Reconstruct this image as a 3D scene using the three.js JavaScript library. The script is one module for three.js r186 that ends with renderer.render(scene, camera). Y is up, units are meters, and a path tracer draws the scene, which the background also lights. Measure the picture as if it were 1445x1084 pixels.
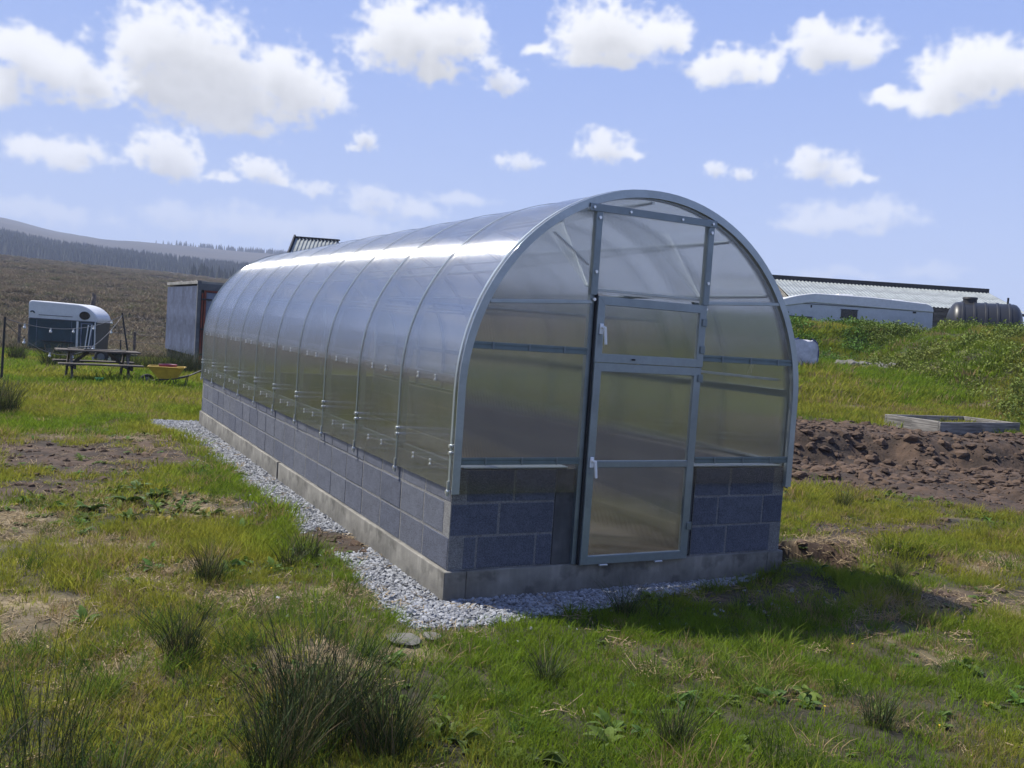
import * as THREE from 'three';
import { mergeGeometries, toCreasedNormals } from 'three/addons/utils/BufferGeometryUtils.js';

// ---------------------------------------------------------------- camera, sky, sun, exposure
const scene = new THREE.Scene();
const camera = new THREE.PerspectiveCamera(45.04, 4 / 3, 0.1, 6000);
camera.position.set(-2.474, 1.794, 5.49);
camera.rotation.set(-0.0554, -0.4809, 0.0674, 'YXZ');

const renderer = new THREE.WebGLRenderer({ antialias: true });
renderer.setSize(1024, 768);
renderer.toneMapping = THREE.LinearToneMapping;
renderer.toneMappingExposure = 1.6;
renderer.shadowMap.enabled = true;

const SUN = new THREE.Vector3(-0.47, 1, -0.50).normalize();
const sun = new THREE.DirectionalLight(new THREE.Color().setRGB(1, 0.95, 0.84), 5.0);
sun.position.copy(SUN).multiplyScalar(60);
sun.castShadow = true;
sun.shadow.mapSize.set(4096, 4096);
Object.assign(sun.shadow.camera, { left: -45, right: 45, top: 45, bottom: -45, near: 1, far: 160 });
scene.add(sun); scene.add(sun.target);

// seeded random numbers and noise
let seed = 20240517;
const rnd = () => { seed = (seed + 0x6D2B79F5) | 0; let t = Math.imul(seed ^ (seed >>> 15), 1 | seed); t = (t + Math.imul(t ^ (t >>> 7), 61 | t)) ^ t; return ((t ^ (t >>> 14)) >>> 0) / 4294967296; };
const rr = (a, b) => a + (b - a) * rnd();
const clamp = (v, a = 0, b = 1) => v < a ? a : v > b ? b : v;
const sst = (a, b, v) => { const t = clamp((v - a) / (b - a)); return t * t * (3 - 2 * t); };
const mix = (a, b, t) => a + (b - a) * t;
const hash2 = (x, y) => { let h = Math.imul(x, 374761393) + Math.imul(y, 668265263) | 0; h = Math.imul(h ^ (h >>> 13), 1274126177); return ((h ^ (h >>> 16)) >>> 0) / 4294967296; };
function vn(x, y, per = 0) {          // value noise, periodic when per > 0
  const xi = Math.floor(x), yi = Math.floor(y), xf = x - xi, yf = y - yi;
  const u = xf * xf * (3 - 2 * xf), v = yf * yf * (3 - 2 * yf);
  const w = per ? (n) => ((n % per) + per) % per : (n) => n;
  const a = hash2(w(xi), w(yi)), b = hash2(w(xi + 1), w(yi)), c = hash2(w(xi), w(yi + 1)), d = hash2(w(xi + 1), w(yi + 1));
  return a + (b - a) * u + (c - a) * v + (a - b - c + d) * u * v;
}
function fbm(x, y, oct, per = 0) { let s = 0, a = 0.5, n = 0, f = 1; for (let o = 0; o < oct; o++) { s += a * vn(x * f + o * 17, y * f + o * 31, per ? per * f : 0); n += a; a *= 0.5; f *= 2; } return s / n; }

// the sky: blue air and fair-weather cumulus, listed as [opacity, puffs [azimuth, elevation, half width, half height]] in degrees
const CLOUDS = [
  [1, [[6.4,14.7,3.7,2.4], [8.8,13.8,3.6,2.8], [6.9,12.2,4.0,2.0], [4.6,14.1,1.9,1.5], [9.6,12.2,3.6,1.8], [13.2,13.2,2.9,2.2], [12.3,14.3,1.8,1.5], [15.1,12.9,1.2,1.2], [10.1,10.9,2.0,0.8]]],
  [1, [[-1.3,13.0,1.8,1.5], [0.1,12.4,2.6,1.6], [2.2,12.0,2.3,1.6], [-1.9,11.1,1.1,1.2], [1.8,13.2,0.9,0.8]]],
  [0.95, [[0.9,8.1,2.9,1.0], [-0.8,8.2,1.1,0.7], [1.9,8.6,1.5,0.7], [3.0,8.2,0.8,0.8]]],
  [1, [[6.3,8.8,2.1,1.5], [6.7,8.1,1.6,0.9], [5.2,8.9,1.0,0.8]]],
  [0.95, [[11.6,8.5,1.6,0.8], [9.5,7.8,0.9,0.4], [12.7,8.0,0.8,0.4]]],
  [0.85, [[17.6,10.8,0.8,0.7], [16.9,10.3,0.4,0.3]]],
  [0.7, [[15.0,7.7,1.3,0.5]]],
  [1, [[20.5,16.7,3.9,2.2], [19.2,17.4,2.0,1.4], [22.6,17.3,2.2,1.6], [21.4,15.3,2.1,1.0], [18.0,16.3,1.6,1.4]]],
  [0.8, [[25.8,14.8,1.3,0.8], [24.8,15.8,0.7,0.6]]],
  [1, [[31.6,18.1,3.1,1.8], [30.8,17.3,2.5,1.6], [33.7,17.4,2.4,1.4], [31.7,16.3,2.1,0.7], [35.4,17.8,1.4,1.2], [39.5,16.3,2.4,1.2], [38.1,15.9,1.6,1.0], [41.3,16.1,1.2,0.7], [27.6,16.9,0.8,0.5]]],
  [0.97, [[45.0,17.3,2.9,1.4], [44.0,17.8,2.0,1.1], [46.6,17.2,1.9,0.9], [44.1,16.3,1.2,0.6]]],
  [1, [[52.4,15.7,2.8,1.7], [51.4,15.2,1.9,1.3], [53.7,15.9,1.9,1.4], [48.7,14.3,1.6,0.6], [48.1,14.7,0.7,0.5], [50.7,14.1,2.3,0.7], [54.8,15.5,1.8,1.3]]],
  [0.92, [[32.2,11.5,1.9,1.0], [33.8,11.2,1.1,0.4]]],
  [0.75, [[27.3,10.3,1.1,0.6], [26.0,10.3,0.7,0.4]]],
  [0.9, [[44.8,10.7,2.2,1.1], [44.5,11.5,1.2,0.6], [46.6,10.2,1.6,0.5]]],
  [0.8, [[38.8,10.4,0.7,0.5], [40.5,10.2,0.8,0.4]]],
  [0.6, [[47.2,7.7,3.6,1.0], [48.7,8.2,1.6,0.8], [44.8,7.7,2.1,0.7]]],
  [0.6, [[19.2,7.1,2.1,0.9], [18.1,7.7,1.3,0.8], [21.1,6.9,1.7,0.7]]],
  [0.5, [[23.7,7.9,2.1,0.5]]],
  [0.4, [[0.3,4.8,4.2,0.8], [11.2,5.2,6.2,1.2], [16.5,5.6,4.3,1.2], [7.2,5.6,2.4,0.8]]],
  [0.3, [[50.8,5.1,2.4,0.6], [46.3,4.7,3.3,0.4]]]

];
{ // the same kind of cloud over the rest of the sky
  const inView = (az, el) => az > -12 && az < 70 && el < 26;
  for (let k = 0; k < 48; k++) {
    const az = rr(-180, 180), el = 5 + 62 * Math.pow(rnd(), 1.3), s = mix(0.9, 3.4, rnd() * rnd()) * (0.7 + el / 40);
    if (inView(az, el)) continue;
    const puffs = [], n = 3 + Math.floor(rnd() * 5);
    for (let i = 0; i < n; i++) puffs.push([az + rr(-1.7, 1.7) * s / Math.cos(el * Math.PI / 180), el + rr(-0.3, 0.55) * s, s * rr(0.6, 1.3), s * rr(0.4, 0.8)]);
    CLOUDS.push([rr(0.75, 1), puffs]);
  }
}
function makeSky(W, H) {
  const data = new Float32Array(W * H * 4), D = Math.PI / 180;
  for (let j = 0; j < H; j++) {
    const el = ((j + 0.5) / H - 0.5) * 180, e = Math.max(el, 0);
    const t = 1 - Math.exp(-e / 13), q = clamp(e / 90);
    const r = mix(0.44, 0.155, t) - 0.07 * q, g = mix(0.515, 0.25, t) - 0.09 * q, b = mix(0.65, 0.57, t) - 0.12 * q;
    for (let i = 0; i < W; i++) { const k = (j * W + i) * 4; data[k] = r; data[k + 1] = g; data[k + 2] = b; data[k + 3] = 1; if (el < 0) { data[k] = 0.12; data[k + 1] = 0.13; data[k + 2] = 0.09; } }
  }
  for (const [op, puffs] of CLOUDS) {
    let a0 = 1e9, a1 = -1e9, e0 = 1e9, e1 = -1e9, big = 0;
    const elm = puffs.reduce((s, p) => s + p[1], 0) / puffs.length, ca = Math.cos(elm * D);
    for (const [a, e, w, h] of puffs) { a0 = Math.min(a0, a - w * 1.7 / ca); a1 = Math.max(a1, a + w * 1.7 / ca); e0 = Math.min(e0, e - h * 1.8); e1 = Math.max(e1, e + h * 1.8); big = Math.max(big, w); }
    const sc = 1 / Math.max(0.55, Math.min(big, 2.6));
    const field = (a, e) => { let s = 0; for (const p of puffs) { const dx = (a - p[0]) * ca / p[2]; let dy = (e - p[1]) / p[3]; if (dy < 0) dy *= 1.15; const q = 1 - Math.sqrt(dx * dx + dy * dy); if (q > -0.8) s += Math.exp(q * 7); } return Math.log(s + 1e-3) / 7; };
    const billow = (x, y, o) => { let v = 0, am = 0.5, n = 0; for (let k = 0; k < o; k++) { v += am * (1 - Math.abs(2 * vn(x + k * 13, y + k * 29) - 1)); n += am; am *= 0.55; x *= 2.1; y *= 2.1; } return v / n; };
    const puff = (a, e) => field(a + (fbm(a * sc * 1.5, e * sc * 1.5 + 40, 3) - 0.5) * 0.5 / sc, e + (fbm(a * sc * 1.5 + 90, e * sc * 1.5, 3) - 0.5) * 0.4 / sc) + (billow(a * sc * 1.9 + 7, e * sc * 2.3, 6) - 0.5) * 0.80 + (fbm(a * sc * 5, e * sc * 7 + 5, 5) - 0.5) * 0.75 - 0.02;
    const j0 = Math.max(H / 2 | 0, Math.floor((e0 / 180 + 0.5) * H)), j1 = Math.min(H - 1, Math.ceil((e1 / 180 + 0.5) * H));
    for (let j = j0; j <= j1; j++) {
      const el = ((j + 0.5) / H - 0.5) * 180;
      for (let s = Math.floor(a0 / 360 * W); s <= a1 / 360 * W; s++) {
        const az = s / W * 360;                                   // azimuth 0 looks along -z, 90 along +x
        const d = puff(az, el);
        if (d < -0.10) continue;
        const soft = mix(0.62, 1.0, 1 - op);
        const al = op * sst(-0.10, soft, d) * sst(-0.5, 2.5, el);
        // light reaches a puff through the cloud above it and to the side of the sun
        const st = 0.34 / sc; let thick = 0;
        for (let q = 1; q <= 4; q++) thick += Math.max(0, field(az - st * q * 0.35, el + st * q) + 0.06) ;
        const lit = Math.exp(-Math.pow(thick, 1.6) * 0.75 * (0.3 + 0.7 * clamp(d * 1.8)));
        const wisp = (billow(az * sc * 1.9 + 7, el * sc * 2.3 - 0.25, 4) - 0.5) * 0.12;
        const L = mix(0.44, 0.67, lit) + wisp * (0.3 + 0.5 * Math.min(thick, 1));
        const k = (j * W + (((Math.round((az - 90) / 360 * W + W / 2)) % W) + W) % W) * 4;
        const col = [L * 0.985, L * 0.995, L * 1.02];
        for (let c = 0; c < 3; c++) data[k + c] = mix(data[k + c], col[c], al);
      }
    }
  }
  const t = new THREE.DataTexture(data, W, H, THREE.RGBAFormat, THREE.FloatType);
  t.mapping = THREE.EquirectangularReflectionMapping; t.magFilter = t.minFilter = THREE.LinearFilter; t.wrapS = THREE.RepeatWrapping;
  t.colorSpace = THREE.LinearSRGBColorSpace; t.needsUpdate = true;
  return t;
}
const skyMap = makeSky(4096, 2048);
scene.background = skyMap; scene.environment = skyMap;
console.log('sky');

// ---------------------------------------------------------------- helpers
const taken = {};
const numbered = (n) => { const k = taken[n] = (taken[n] ?? -1) + 1; return k ? `${n}_${String(k).padStart(3, '0')}` : n; };
const shadow = (o) => { o.castShadow = o.receiveShadow = true; return o; };
function tag(o, label, category, group, kind) { if (label) o.userData.label = label; if (category) o.userData.category = category; if (group) o.userData.group = group; if (kind) o.userData.kind = kind; return o; }
function thing(name, label, category, p = [0, 0, 0], turn = 0, group) { const o = new THREE.Group(); o.name = numbered(name); o.position.set(...p); o.rotation.y = turn; scene.add(o); return tag(o, label, category, group); }
function part(name, geo, mat, parent) { const g = Array.isArray(geo) ? merge(geo) : geo; const m = shadow(new THREE.Mesh(g, mat)); m.name = name; parent.add(m); return m; }
function single(name, geo, mat, label, category, p = [0, 0, 0], turn = 0, group) { const m = part(numbered(name), geo, mat, scene); m.position.set(...p); m.rotation.y = turn; return tag(m, label, category, group); }
function clean(g) { if (g.index) g = g.toNonIndexed(); for (const k of Object.keys(g.attributes)) if (!['position', 'normal', 'uv'].includes(k)) g.deleteAttribute(k); if (!g.attributes.uv) g.setAttribute('uv', new THREE.BufferAttribute(new Float32Array(g.attributes.position.count * 2), 2)); if (!g.attributes.normal) g.computeVertexNormals(); g.morphAttributes = {}; return g; }
const merge = (l) => l.length === 1 ? l[0] : mergeGeometries(l.map(clean));
function metreUV(g, ox = 0, oy = 0) {  // uv in metres from the way each face points
  const p = g.attributes.position, n = g.attributes.normal, uv = new Float32Array(p.count * 2);
  for (let i = 0; i < p.count; i++) {
    const ax = Math.abs(n.getX(i)), ay = Math.abs(n.getY(i)), az = Math.abs(n.getZ(i));
    if (ax >= ay && ax >= az) { uv[2 * i] = p.getZ(i) + ox; uv[2 * i + 1] = p.getY(i) + oy; } else if (ay >= az) { uv[2 * i] = p.getX(i) + ox; uv[2 * i + 1] = p.getZ(i) + oy; } else { uv[2 * i] = p.getX(i) + ox; uv[2 * i + 1] = p.getY(i) + oy; }
  }
  g.setAttribute('uv', new THREE.BufferAttribute(uv, 2)); return g;
}
function place(g, x = 0, y = 0, z = 0, rx = 0, ry = 0, rz = 0) { if (rx || ry || rz) g.applyMatrix4(new THREE.Matrix4().makeRotationFromEuler(new THREE.Euler(rx, ry, rz))); return g.translate(x, y, z); }
function cbox(w, h, d, c = 0.004) {    // box with chamfered edges, 44 triangles
  const X = w / 2, Y = h / 2, Z = d / 2; c = Math.min(c, X * 0.6, Y * 0.6, Z * 0.6);
  const P = []; const tri = (a, b, e) => P.push(...a, ...b, ...e), quad = (a, b, e, f) => { tri(a, b, e); tri(a, e, f); };
  const v = (sx, sy, sz, ax) => [sx * (X - (ax === 0 ? 0 : c)), sy * (Y - (ax === 1 ? 0 : c)), sz * (Z - (ax === 2 ? 0 : c))];
  for (const s of [-1, 1]) {
    const o = (l) => s > 0 ? l : l.reverse();
    quad(...o([v(s, -1, -1, 0), v(s, 1, -1, 0), v(s, 1, 1, 0), v(s, -1, 1, 0)]));
    quad(...o([v(-1, s, -1, 1), v(-1, s, 1, 1), v(1, s, 1, 1), v(1, s, -1, 1)]));
    quad(...o([v(-1, -1, s, 2), v(1, -1, s, 2), v(1, 1, s, 2), v(-1, 1, s, 2)]));
  }
  for (const a of [-1, 1]) for (const b of [-1, 1]) {
    const o = (l) => a * b > 0 ? l : l.reverse();
    quad(...o([v(a, b, -1, 0), v(a, b, -1, 1), v(a, b, 1, 1), v(a, b, 1, 0)]));
    quad(...o([v(a, -1, b, 0), v(a, 1, b, 0), v(a, 1, b, 2), v(a, -1, b, 2)].reverse()));
    quad(...o([v(-1, a, b, 1), v(-1, a, b, 2), v(1, a, b, 2), v(1, a, b, 1)]));
    for (const e of [-1, 1]) tri(...(a * b * e > 0 ? [v(a, b, e, 0), v(a, b, e, 1), v(a, b, e, 2)] : [v(a, b, e, 2), v(a, b, e, 1), v(a, b, e, 0)]));
  }
  const g = new THREE.BufferGeometry(); g.setAttribute('position', new THREE.Float32BufferAttribute(P, 3)); g.computeVertexNormals();
  return metreUV(g);
}
const bx = (w, h, d, x = 0, y = 0, z = 0, rx = 0, ry = 0, rz = 0, c = 0.004) => place(cbox(w, h, d, c), x, y, z, rx, ry, rz);
function bar(a, b, w, h = w, c = 0.003) {   // rectangular bar from a to b
  const A = new THREE.Vector3(...a), B = new THREE.Vector3(...b), d = B.clone().sub(A), L = d.length();
  const q = new THREE.Quaternion(), zx = d.clone().normalize(), up = Math.abs(zx.y) > 0.95 ? new THREE.Vector3(0, 0, 1) : new THREE.Vector3(0, 1, 0);
  const x = new THREE.Vector3().crossVectors(up, zx).normalize(), y = new THREE.Vector3().crossVectors(zx, x);
  const M = new THREE.Matrix4().makeBasis(x, y, zx); M.setPosition(A.add(B).multiplyScalar(0.5));
  return cbox(w, h, L, c).applyMatrix4(M);
}
const V3 = (p) => new THREE.Vector3(...p);
const tube = (pts, r, seg = 8, rad = 6) => new THREE.TubeGeometry(pts.length > 2 ? new THREE.CatmullRomCurve3(pts.map(V3)) : new THREE.LineCurve3(V3(pts[0]), V3(pts[1])), seg, r, rad, false);
function cyl(a, b, r0, r1 = r0, n = 12) { const A = V3(a), B = V3(b), d = B.clone().sub(A), g = new THREE.CylinderGeometry(r1, r0, d.length(), n); g.applyQuaternion(new THREE.Quaternion().setFromUnitVectors(new THREE.Vector3(0, 1, 0), d.normalize())); const m = A.add(B).multiplyScalar(0.5); return g.translate(m.x, m.y, m.z); }

// textures: grain and wear only
function dataTex(n, f, srgb = true) {
  const d = new Uint8Array(n * n * 4);
  for (let j = 0; j < n; j++) for (let i = 0; i < n; i++) { const c = f(i / n, j / n, i, j), k = (j * n + i) * 4; for (let q = 0; q < 3; q++) d[k + q] = clamp(Array.isArray(c) ? c[q] : c) * 255; d[k + 3] = 255; }
  const t = new THREE.DataTexture(d, n, n); t.wrapS = t.wrapT = THREE.RepeatWrapping; t.magFilter = THREE.LinearFilter; t.minFilter = THREE.LinearMipmapLinearFilter; t.generateMipmaps = true;
  if (srgb) t.colorSpace = THREE.SRGBColorSpace; t.needsUpdate = true; return t;
}
const rep = (t, x, y = x) => { const c = t.clone(); c.repeat.set(x, y); c.needsUpdate = true; return c; };
const lin = (r, g, b) => new THREE.Color().setRGB(r, g, b);
const std = (o) => new THREE.MeshStandardMaterial(o);
const phys = (o) => new THREE.MeshPhysicalMaterial(o);
const speck = dataTex(512, (u, v, i, j) => { const a = fbm(u * 8, v * 8, 4, 8), b = vn(u * 128, v * 128, 128), c = hash2(i, j); const w = c > 0.93 ? 0.22 : c < 0.06 ? -0.2 : 0; return 0.70 + (a - 0.5) * 0.12 + (b - 0.5) * 0.34 + w * 1.3; });
const speckBump = dataTex(512, (u, v, i, j) => 0.5 + (vn(u * 128, v * 128, 128) - 0.5) * 0.6 + (hash2(i, j) - 0.5) * 0.5, false);
const cementMap = dataTex(1024, (u, v) => { const a = fbm(u * 6, v * 6, 6, 6), s = fbm(u * 40, v * 5, 4, 5 * 8); const d = sst(0.56, 0.72, fbm(u * 9 + 3, v * 9, 5, 9)); const k = 0.76 + (a - 0.5) * 0.5 - d * 0.14 + (s - 0.5) * 0.12; return [k, k * 0.985, k * 0.95]; });
const cementBump = dataTex(512, (u, v, i, j) => fbm(u * 12, v * 12, 6, 12) * 0.8 + hash2(i, j) * 0.2, false);
const grainMap = dataTex(512, (u, v, i, j) => { const w = fbm(u * 3, v * 3, 3, 3) * 0.6; const g = fbm(u * 4 + w, v * 90, 4, 90 * 4); const k = 0.78 + (g - 0.5) * 0.7 + (fbm(u * 5, v * 5, 4, 5) - 0.5) * 0.35; return k; });
const grimeMap = dataTex(512, (u, v) => { const a = fbm(u * 5, v * 5, 6, 5), b = fbm(u * 24, v * 24, 3, 24); return 0.84 + (a - 0.5) * 0.34 + (b - 0.5) * 0.12; });
const softMap = dataTex(256, (u, v) => 0.9 + (fbm(u * 4, v * 4, 4, 4) - 0.5) * 0.13 + (fbm(u * 40, v * 40, 2, 40) - 0.5) * 0.05);
const fineBump = dataTex(256, (u, v, i, j) => 0.5 * vn(u * 64, v * 64, 64) + 0.5 * hash2(i, j), false);

const M = {
  mortar: std({ color: lin(0.36, 0.36, 0.36), map: rep(speck, 2.2), roughness: 0.95, bumpMap: rep(speckBump, 2.2), bumpScale: 0.003 }),
  cement: std({ color: lin(0.34, 0.335, 0.32), map: rep(cementMap, 0.8), roughness: 0.92, bumpMap: rep(cementBump, 1.1), bumpScale: 0.006 }),
  pier: std({ color: lin(0.165, 0.172, 0.19), map: rep(cementMap, 0.8), roughness: 0.92, bumpMap: rep(cementBump, 1.1), bumpScale: 0.006 }),
  steel: std({ color: lin(0.27, 0.32, 0.345), metalness: 0.7, roughness: 0.40, map: rep(softMap, 2) }),
  steelPale: std({ color: lin(0.47, 0.53, 0.56), metalness: 0.65, roughness: 0.36, map: rep(softMap, 2) }),
  steelDark: std({ color: lin(0.20, 0.26, 0.28), metalness: 0.6, roughness: 0.4, map: rep(softMap, 2) }),
  bolt: std({ color: lin(0.72, 0.73, 0.74), metalness: 0.8, roughness: 0.28 }),
  alu: std({ color: lin(0.34, 0.395, 0.43), metalness: 0.65, roughness: 0.36, map: rep(softMap, 1.5) }),
  seal: std({ color: lin(0.015, 0.015, 0.017), roughness: 0.6 }),
  whitePlastic: std({ color: lin(0.78, 0.79, 0.80), roughness: 0.35 }),
  wood: std({ color: lin(0.21, 0.185, 0.16), map: rep(grainMap, 0.7, 1.4), roughness: 0.9, bumpMap: rep(grainMap, 0.7, 1.4), bumpScale: 0.002 }),
};
const blockMats = [[0.185, 0.205, 0.275], [0.21, 0.23, 0.295], [0.165, 0.185, 0.255], [0.195, 0.212, 0.275]].map((c, i) => std({ color: lin(...c), map: rep(speck, 2.3 + i * 0.13), roughness: 0.96, bumpMap: rep(speckBump, 2.3 + i * 0.13), bumpScale: 0.004 }));
const fluteNormal = dataTex(64, (u) => { const a = Math.sin(u * 2 * Math.PI) * 0.60; return [0.5 + 0.5 * Math.sin(a), 0.5, 0.5 + 0.5 * Math.cos(a)]; }, false);
const sheetOuter = phys({ color: lin(0.84, 0.85, 0.85), roughness: 0.12, transmission: 1, thickness: 0, ior: 4.3, normalMap: rep(fluteNormal, 90, 1), normalScale: new THREE.Vector2(1, 1) });
const sheetInner = phys({ color: lin(0.84, 0.85, 0.85), roughness: 0.26, transmission: 1, thickness: 0, ior: 1.9 });
const gableSkin = phys({ color: lin(0.96, 0.965, 0.97), roughness: 0.065, transmission: 1, thickness: 0.006, ior: 1.5, normalMap: rep(fluteNormal, 90, 1), normalScale: new THREE.Vector2(0.16, 0.16) });
// ---------------------------------------------------------------- the lie of the land
// F runs up the field from the foreground towards the moor, R across it to the right
const toFR = (x, z) => [(x + 2.474) * 0.4626 + (5.49 - z) * 0.8866, (x + 2.474) * 0.8866 + (z - 5.49) * 0.4626];
const fromFR = (F, R) => [-2.474 + 0.4626 * F + 0.8866 * R, 5.49 - 0.8866 * F + 0.4626 * R];
const ell = (x, z, cx, cz, rx, rz, soft = 0.5) => 1 - sst(1 - soft, 1 + soft, Math.hypot((x - cx) / rx, (z - cz) / rz) + (fbm(x * 2.1 + 5, z * 2.1, 3) - 0.5) * 1.3);
function land(x, z) {
  const [F, R] = toFR(x, z), D = Math.hypot(x - 1, z);
  let h = (fbm(x * 0.35 + 9, z * 0.35, 3) - 0.5) * 0.10 + (fbm(x * 1.7, z * 1.7 + 4, 3) - 0.5) * 0.07;
  h *= sst(0.0, 1.6, Math.max(-x, x - 2.9, z, -10 - z));            // levelled round the footing
  const left = 1 - sst(-2, 3, R), right = sst(2.2, 4.2, R);
  h -= left * 0.00052 * Math.pow(clamp(F - 9, 0, 33), 2);
  const mid = sst(-6, 2, R) * sst(20, 60, F); h += mid * 1.2 * (1 - right);
  // the dug terrace on the right, the rise behind it and the bank
  const cut = 15.1 + (fbm(R * 0.8, 3, 3) - 0.5) * 1.3;
  const terrace = right * (0.46 * sst(cut, cut + 0.8, F) + 1.1 * sst(17, 29, F));
  const wob = (fbm(x * 0.25, z * 0.25 + 30, 3) - 0.5) * 2.2;
  const across = sst(28.3, 32.2, F + wob * 0.8) * (1 - sst(33.2, 35.2, F)) * (1 - sst(13.6, 15.2, R)), along = sst(10.4, 14.0, R + wob * 0.7) * sst(15, 20, F) * (1 - sst(14.4, 16.4, R)) * (1 - sst(29.5, 33, F));
  const bank = right * Math.max(across * 0.80, along * 0.86);
  h += terrace + bank * 1.55 - 0.12 * right * sst(34, 35.6, F);
  const soil = soilAt(x, z, F, R) * (1 - 0.85 * (1 - sst(0.9, 1.4, Math.hypot((x - 10.65) / 1.5, (z + 6.56) / 1.0))));
  h += soil * ((fbm(x * 2.6, z * 2.6 + 11, 4) - 0.5) * 0.27 * (right > 0 ? sst(9, 14, F) : 0.25) + (fbm(x * 6, z * 6, 2) - 0.5) * 0.05);
  // the hole beside the far corner of the footing
  const hole = 1 - sst(0.7, 1.05, Math.hypot((x - 3.6) / 0.80, (z + 0.42) / 0.52) + (fbm(x * 3, z * 3, 2) - 0.5) * 0.5); h -= 0.50 * hole;
  h += 0.16 * Math.exp(-(((x - 4.35) / 0.35) ** 2 + ((z + 0.1) / 0.3) ** 2)) + 0.12 * Math.exp(-(((x - 3.0) / 0.3) ** 2 + ((z - 0.15) / 0.2) ** 2));
  if (x > -0.02 && x < 2.93 && z < 0.02 && z > -10.02) h = -0.02 + (fbm(x * 2, z * 2, 3) - 0.5) * 0.06;
  // the moor
  const m = sst(46, 90, D) , slope = 1 - sst(-0.25, 0.9, (x - 30) / (Math.abs(z) + 60)) ;
  h += m * clamp(D - 46, 0, 330) * 0.054 * mix(0.12, 1, slope) + m * (fbm(x * 0.02, z * 0.02, 4) - 0.5) * 3.4 * sst(60, 200, D);
  h -= sst(480, 660, D) * 30;
  h += m * (fbm(x * 0.25, z * 0.25, 3) - 0.5) * 0.9;
  return h;
}
function soilAt(x, z, F = toFR(x, z)[0], R = toFR(x, z)[1]) {
  const n = fbm(x * 0.9 + 20, z * 0.9, 4), n2 = fbm(x * 0.45, z * 0.45 + 7, 3);
  let s = 0;
  s = Math.max(s, sst(2.6, 4.4, R + (n - 0.5) * 2) * sst(9.8, 11.4, F + (n2 - 0.5) * 4.5) * (1 - sst(17.3, 18.5, F + (n - 0.5) * 1.6)));
  s = Math.max(s, ell(x, z, -1.95, -6.5, 1.35, 1.7), 0.9 * ell(x, z, -2.45, -4.3, 0.9, 0.55));
  s = Math.max(s, ell(x, z, -0.22, -1.75, 0.22, 0.5, 0.3), ell(x, z, 3.65, -0.4, 0.95, 0.62), 0.9 * ell(x, z, 3.7, 1.05, 0.75, 0.28), 0.8 * ell(x, z, 2.5, 0.55, 0.7, 0.3), 0.8 * ell(x, z, 5.6, -1.3, 1.2, 0.4));
  if (x > 0.05 && x < 2.85 && z < -0.05 && z > -9.95) s = 1;
  return s;
}
function strawAt(x, z) {
  const n = fbm(x * 1.4 + 50, z * 1.4, 4);
  return Math.max(0.9 * ell(x, z, -2.5, -0.4, 0.4, 0.5), 0.85 * ell(x, z, -0.95, 0.7, 0.5, 0.28), 0.8 * ell(x, z, -1.95, -1.9, 0.4, 0.3), ell(x, z, -2.6, -2.7, 0.45, 0.75), ell(x, z, -1.7, -0.95, 0.42, 0.36), ell(x, z, -1.15, -3.4, 0.35, 0.5), 0.8 * ell(x, z, -0.85, -0.2, 0.6, 0.3), ell(x, z, -2.0, 0.75, 0.35, 0.2), 0.9 * ell(x, z, -1.6, -8.2, 1.3, 0.35), 0.85 * ell(x, z, 3.7, 1.2, 1.0, 0.4), 0.8 * ell(x, z, 4.4, -0.6, 0.7, 0.5), 0.7 * ell(x, z, 5.2, 0.2, 0.8, 0.25), 0.6 * ell(x, z, -0.35, 0.55, 0.3, 0.2), 0.55 * sst(0.63, 0.74, n));
}
function gravelAt(x, z) {
  const e = (fbm(x * 2.2 + 80, z * 2.2, 3) - 0.5) * 0.35;
  const side = x < 0.02 && z > -10.4 && z < 0.5 ? 1 - sst(0.30, 0.40, -x + e - 0.4 * sst(-7.5, -9.6, z) ) : 0;
  const reach = mix(0.49, 0.10, sst(0.4, 2.5, x)) ;
  const front = x > -0.36 && x < 2.65 && z > -0.1 ? (1 - sst(reach - 0.06, reach + 0.05, z + e * 0.6)) * sst(-0.36, -0.2, x + e * 0.3) : 0;
  const gap = ell(x, z, -0.2, -1.75, 0.24, 0.42, 0.25);
  return Math.max(side, front) * (1 - gap);
}
const inside = (x, z) => x > 0.02 && x < 2.88 && z < -0.02 && z > -9.98;
const centre = [1.6, -1.2];
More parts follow.
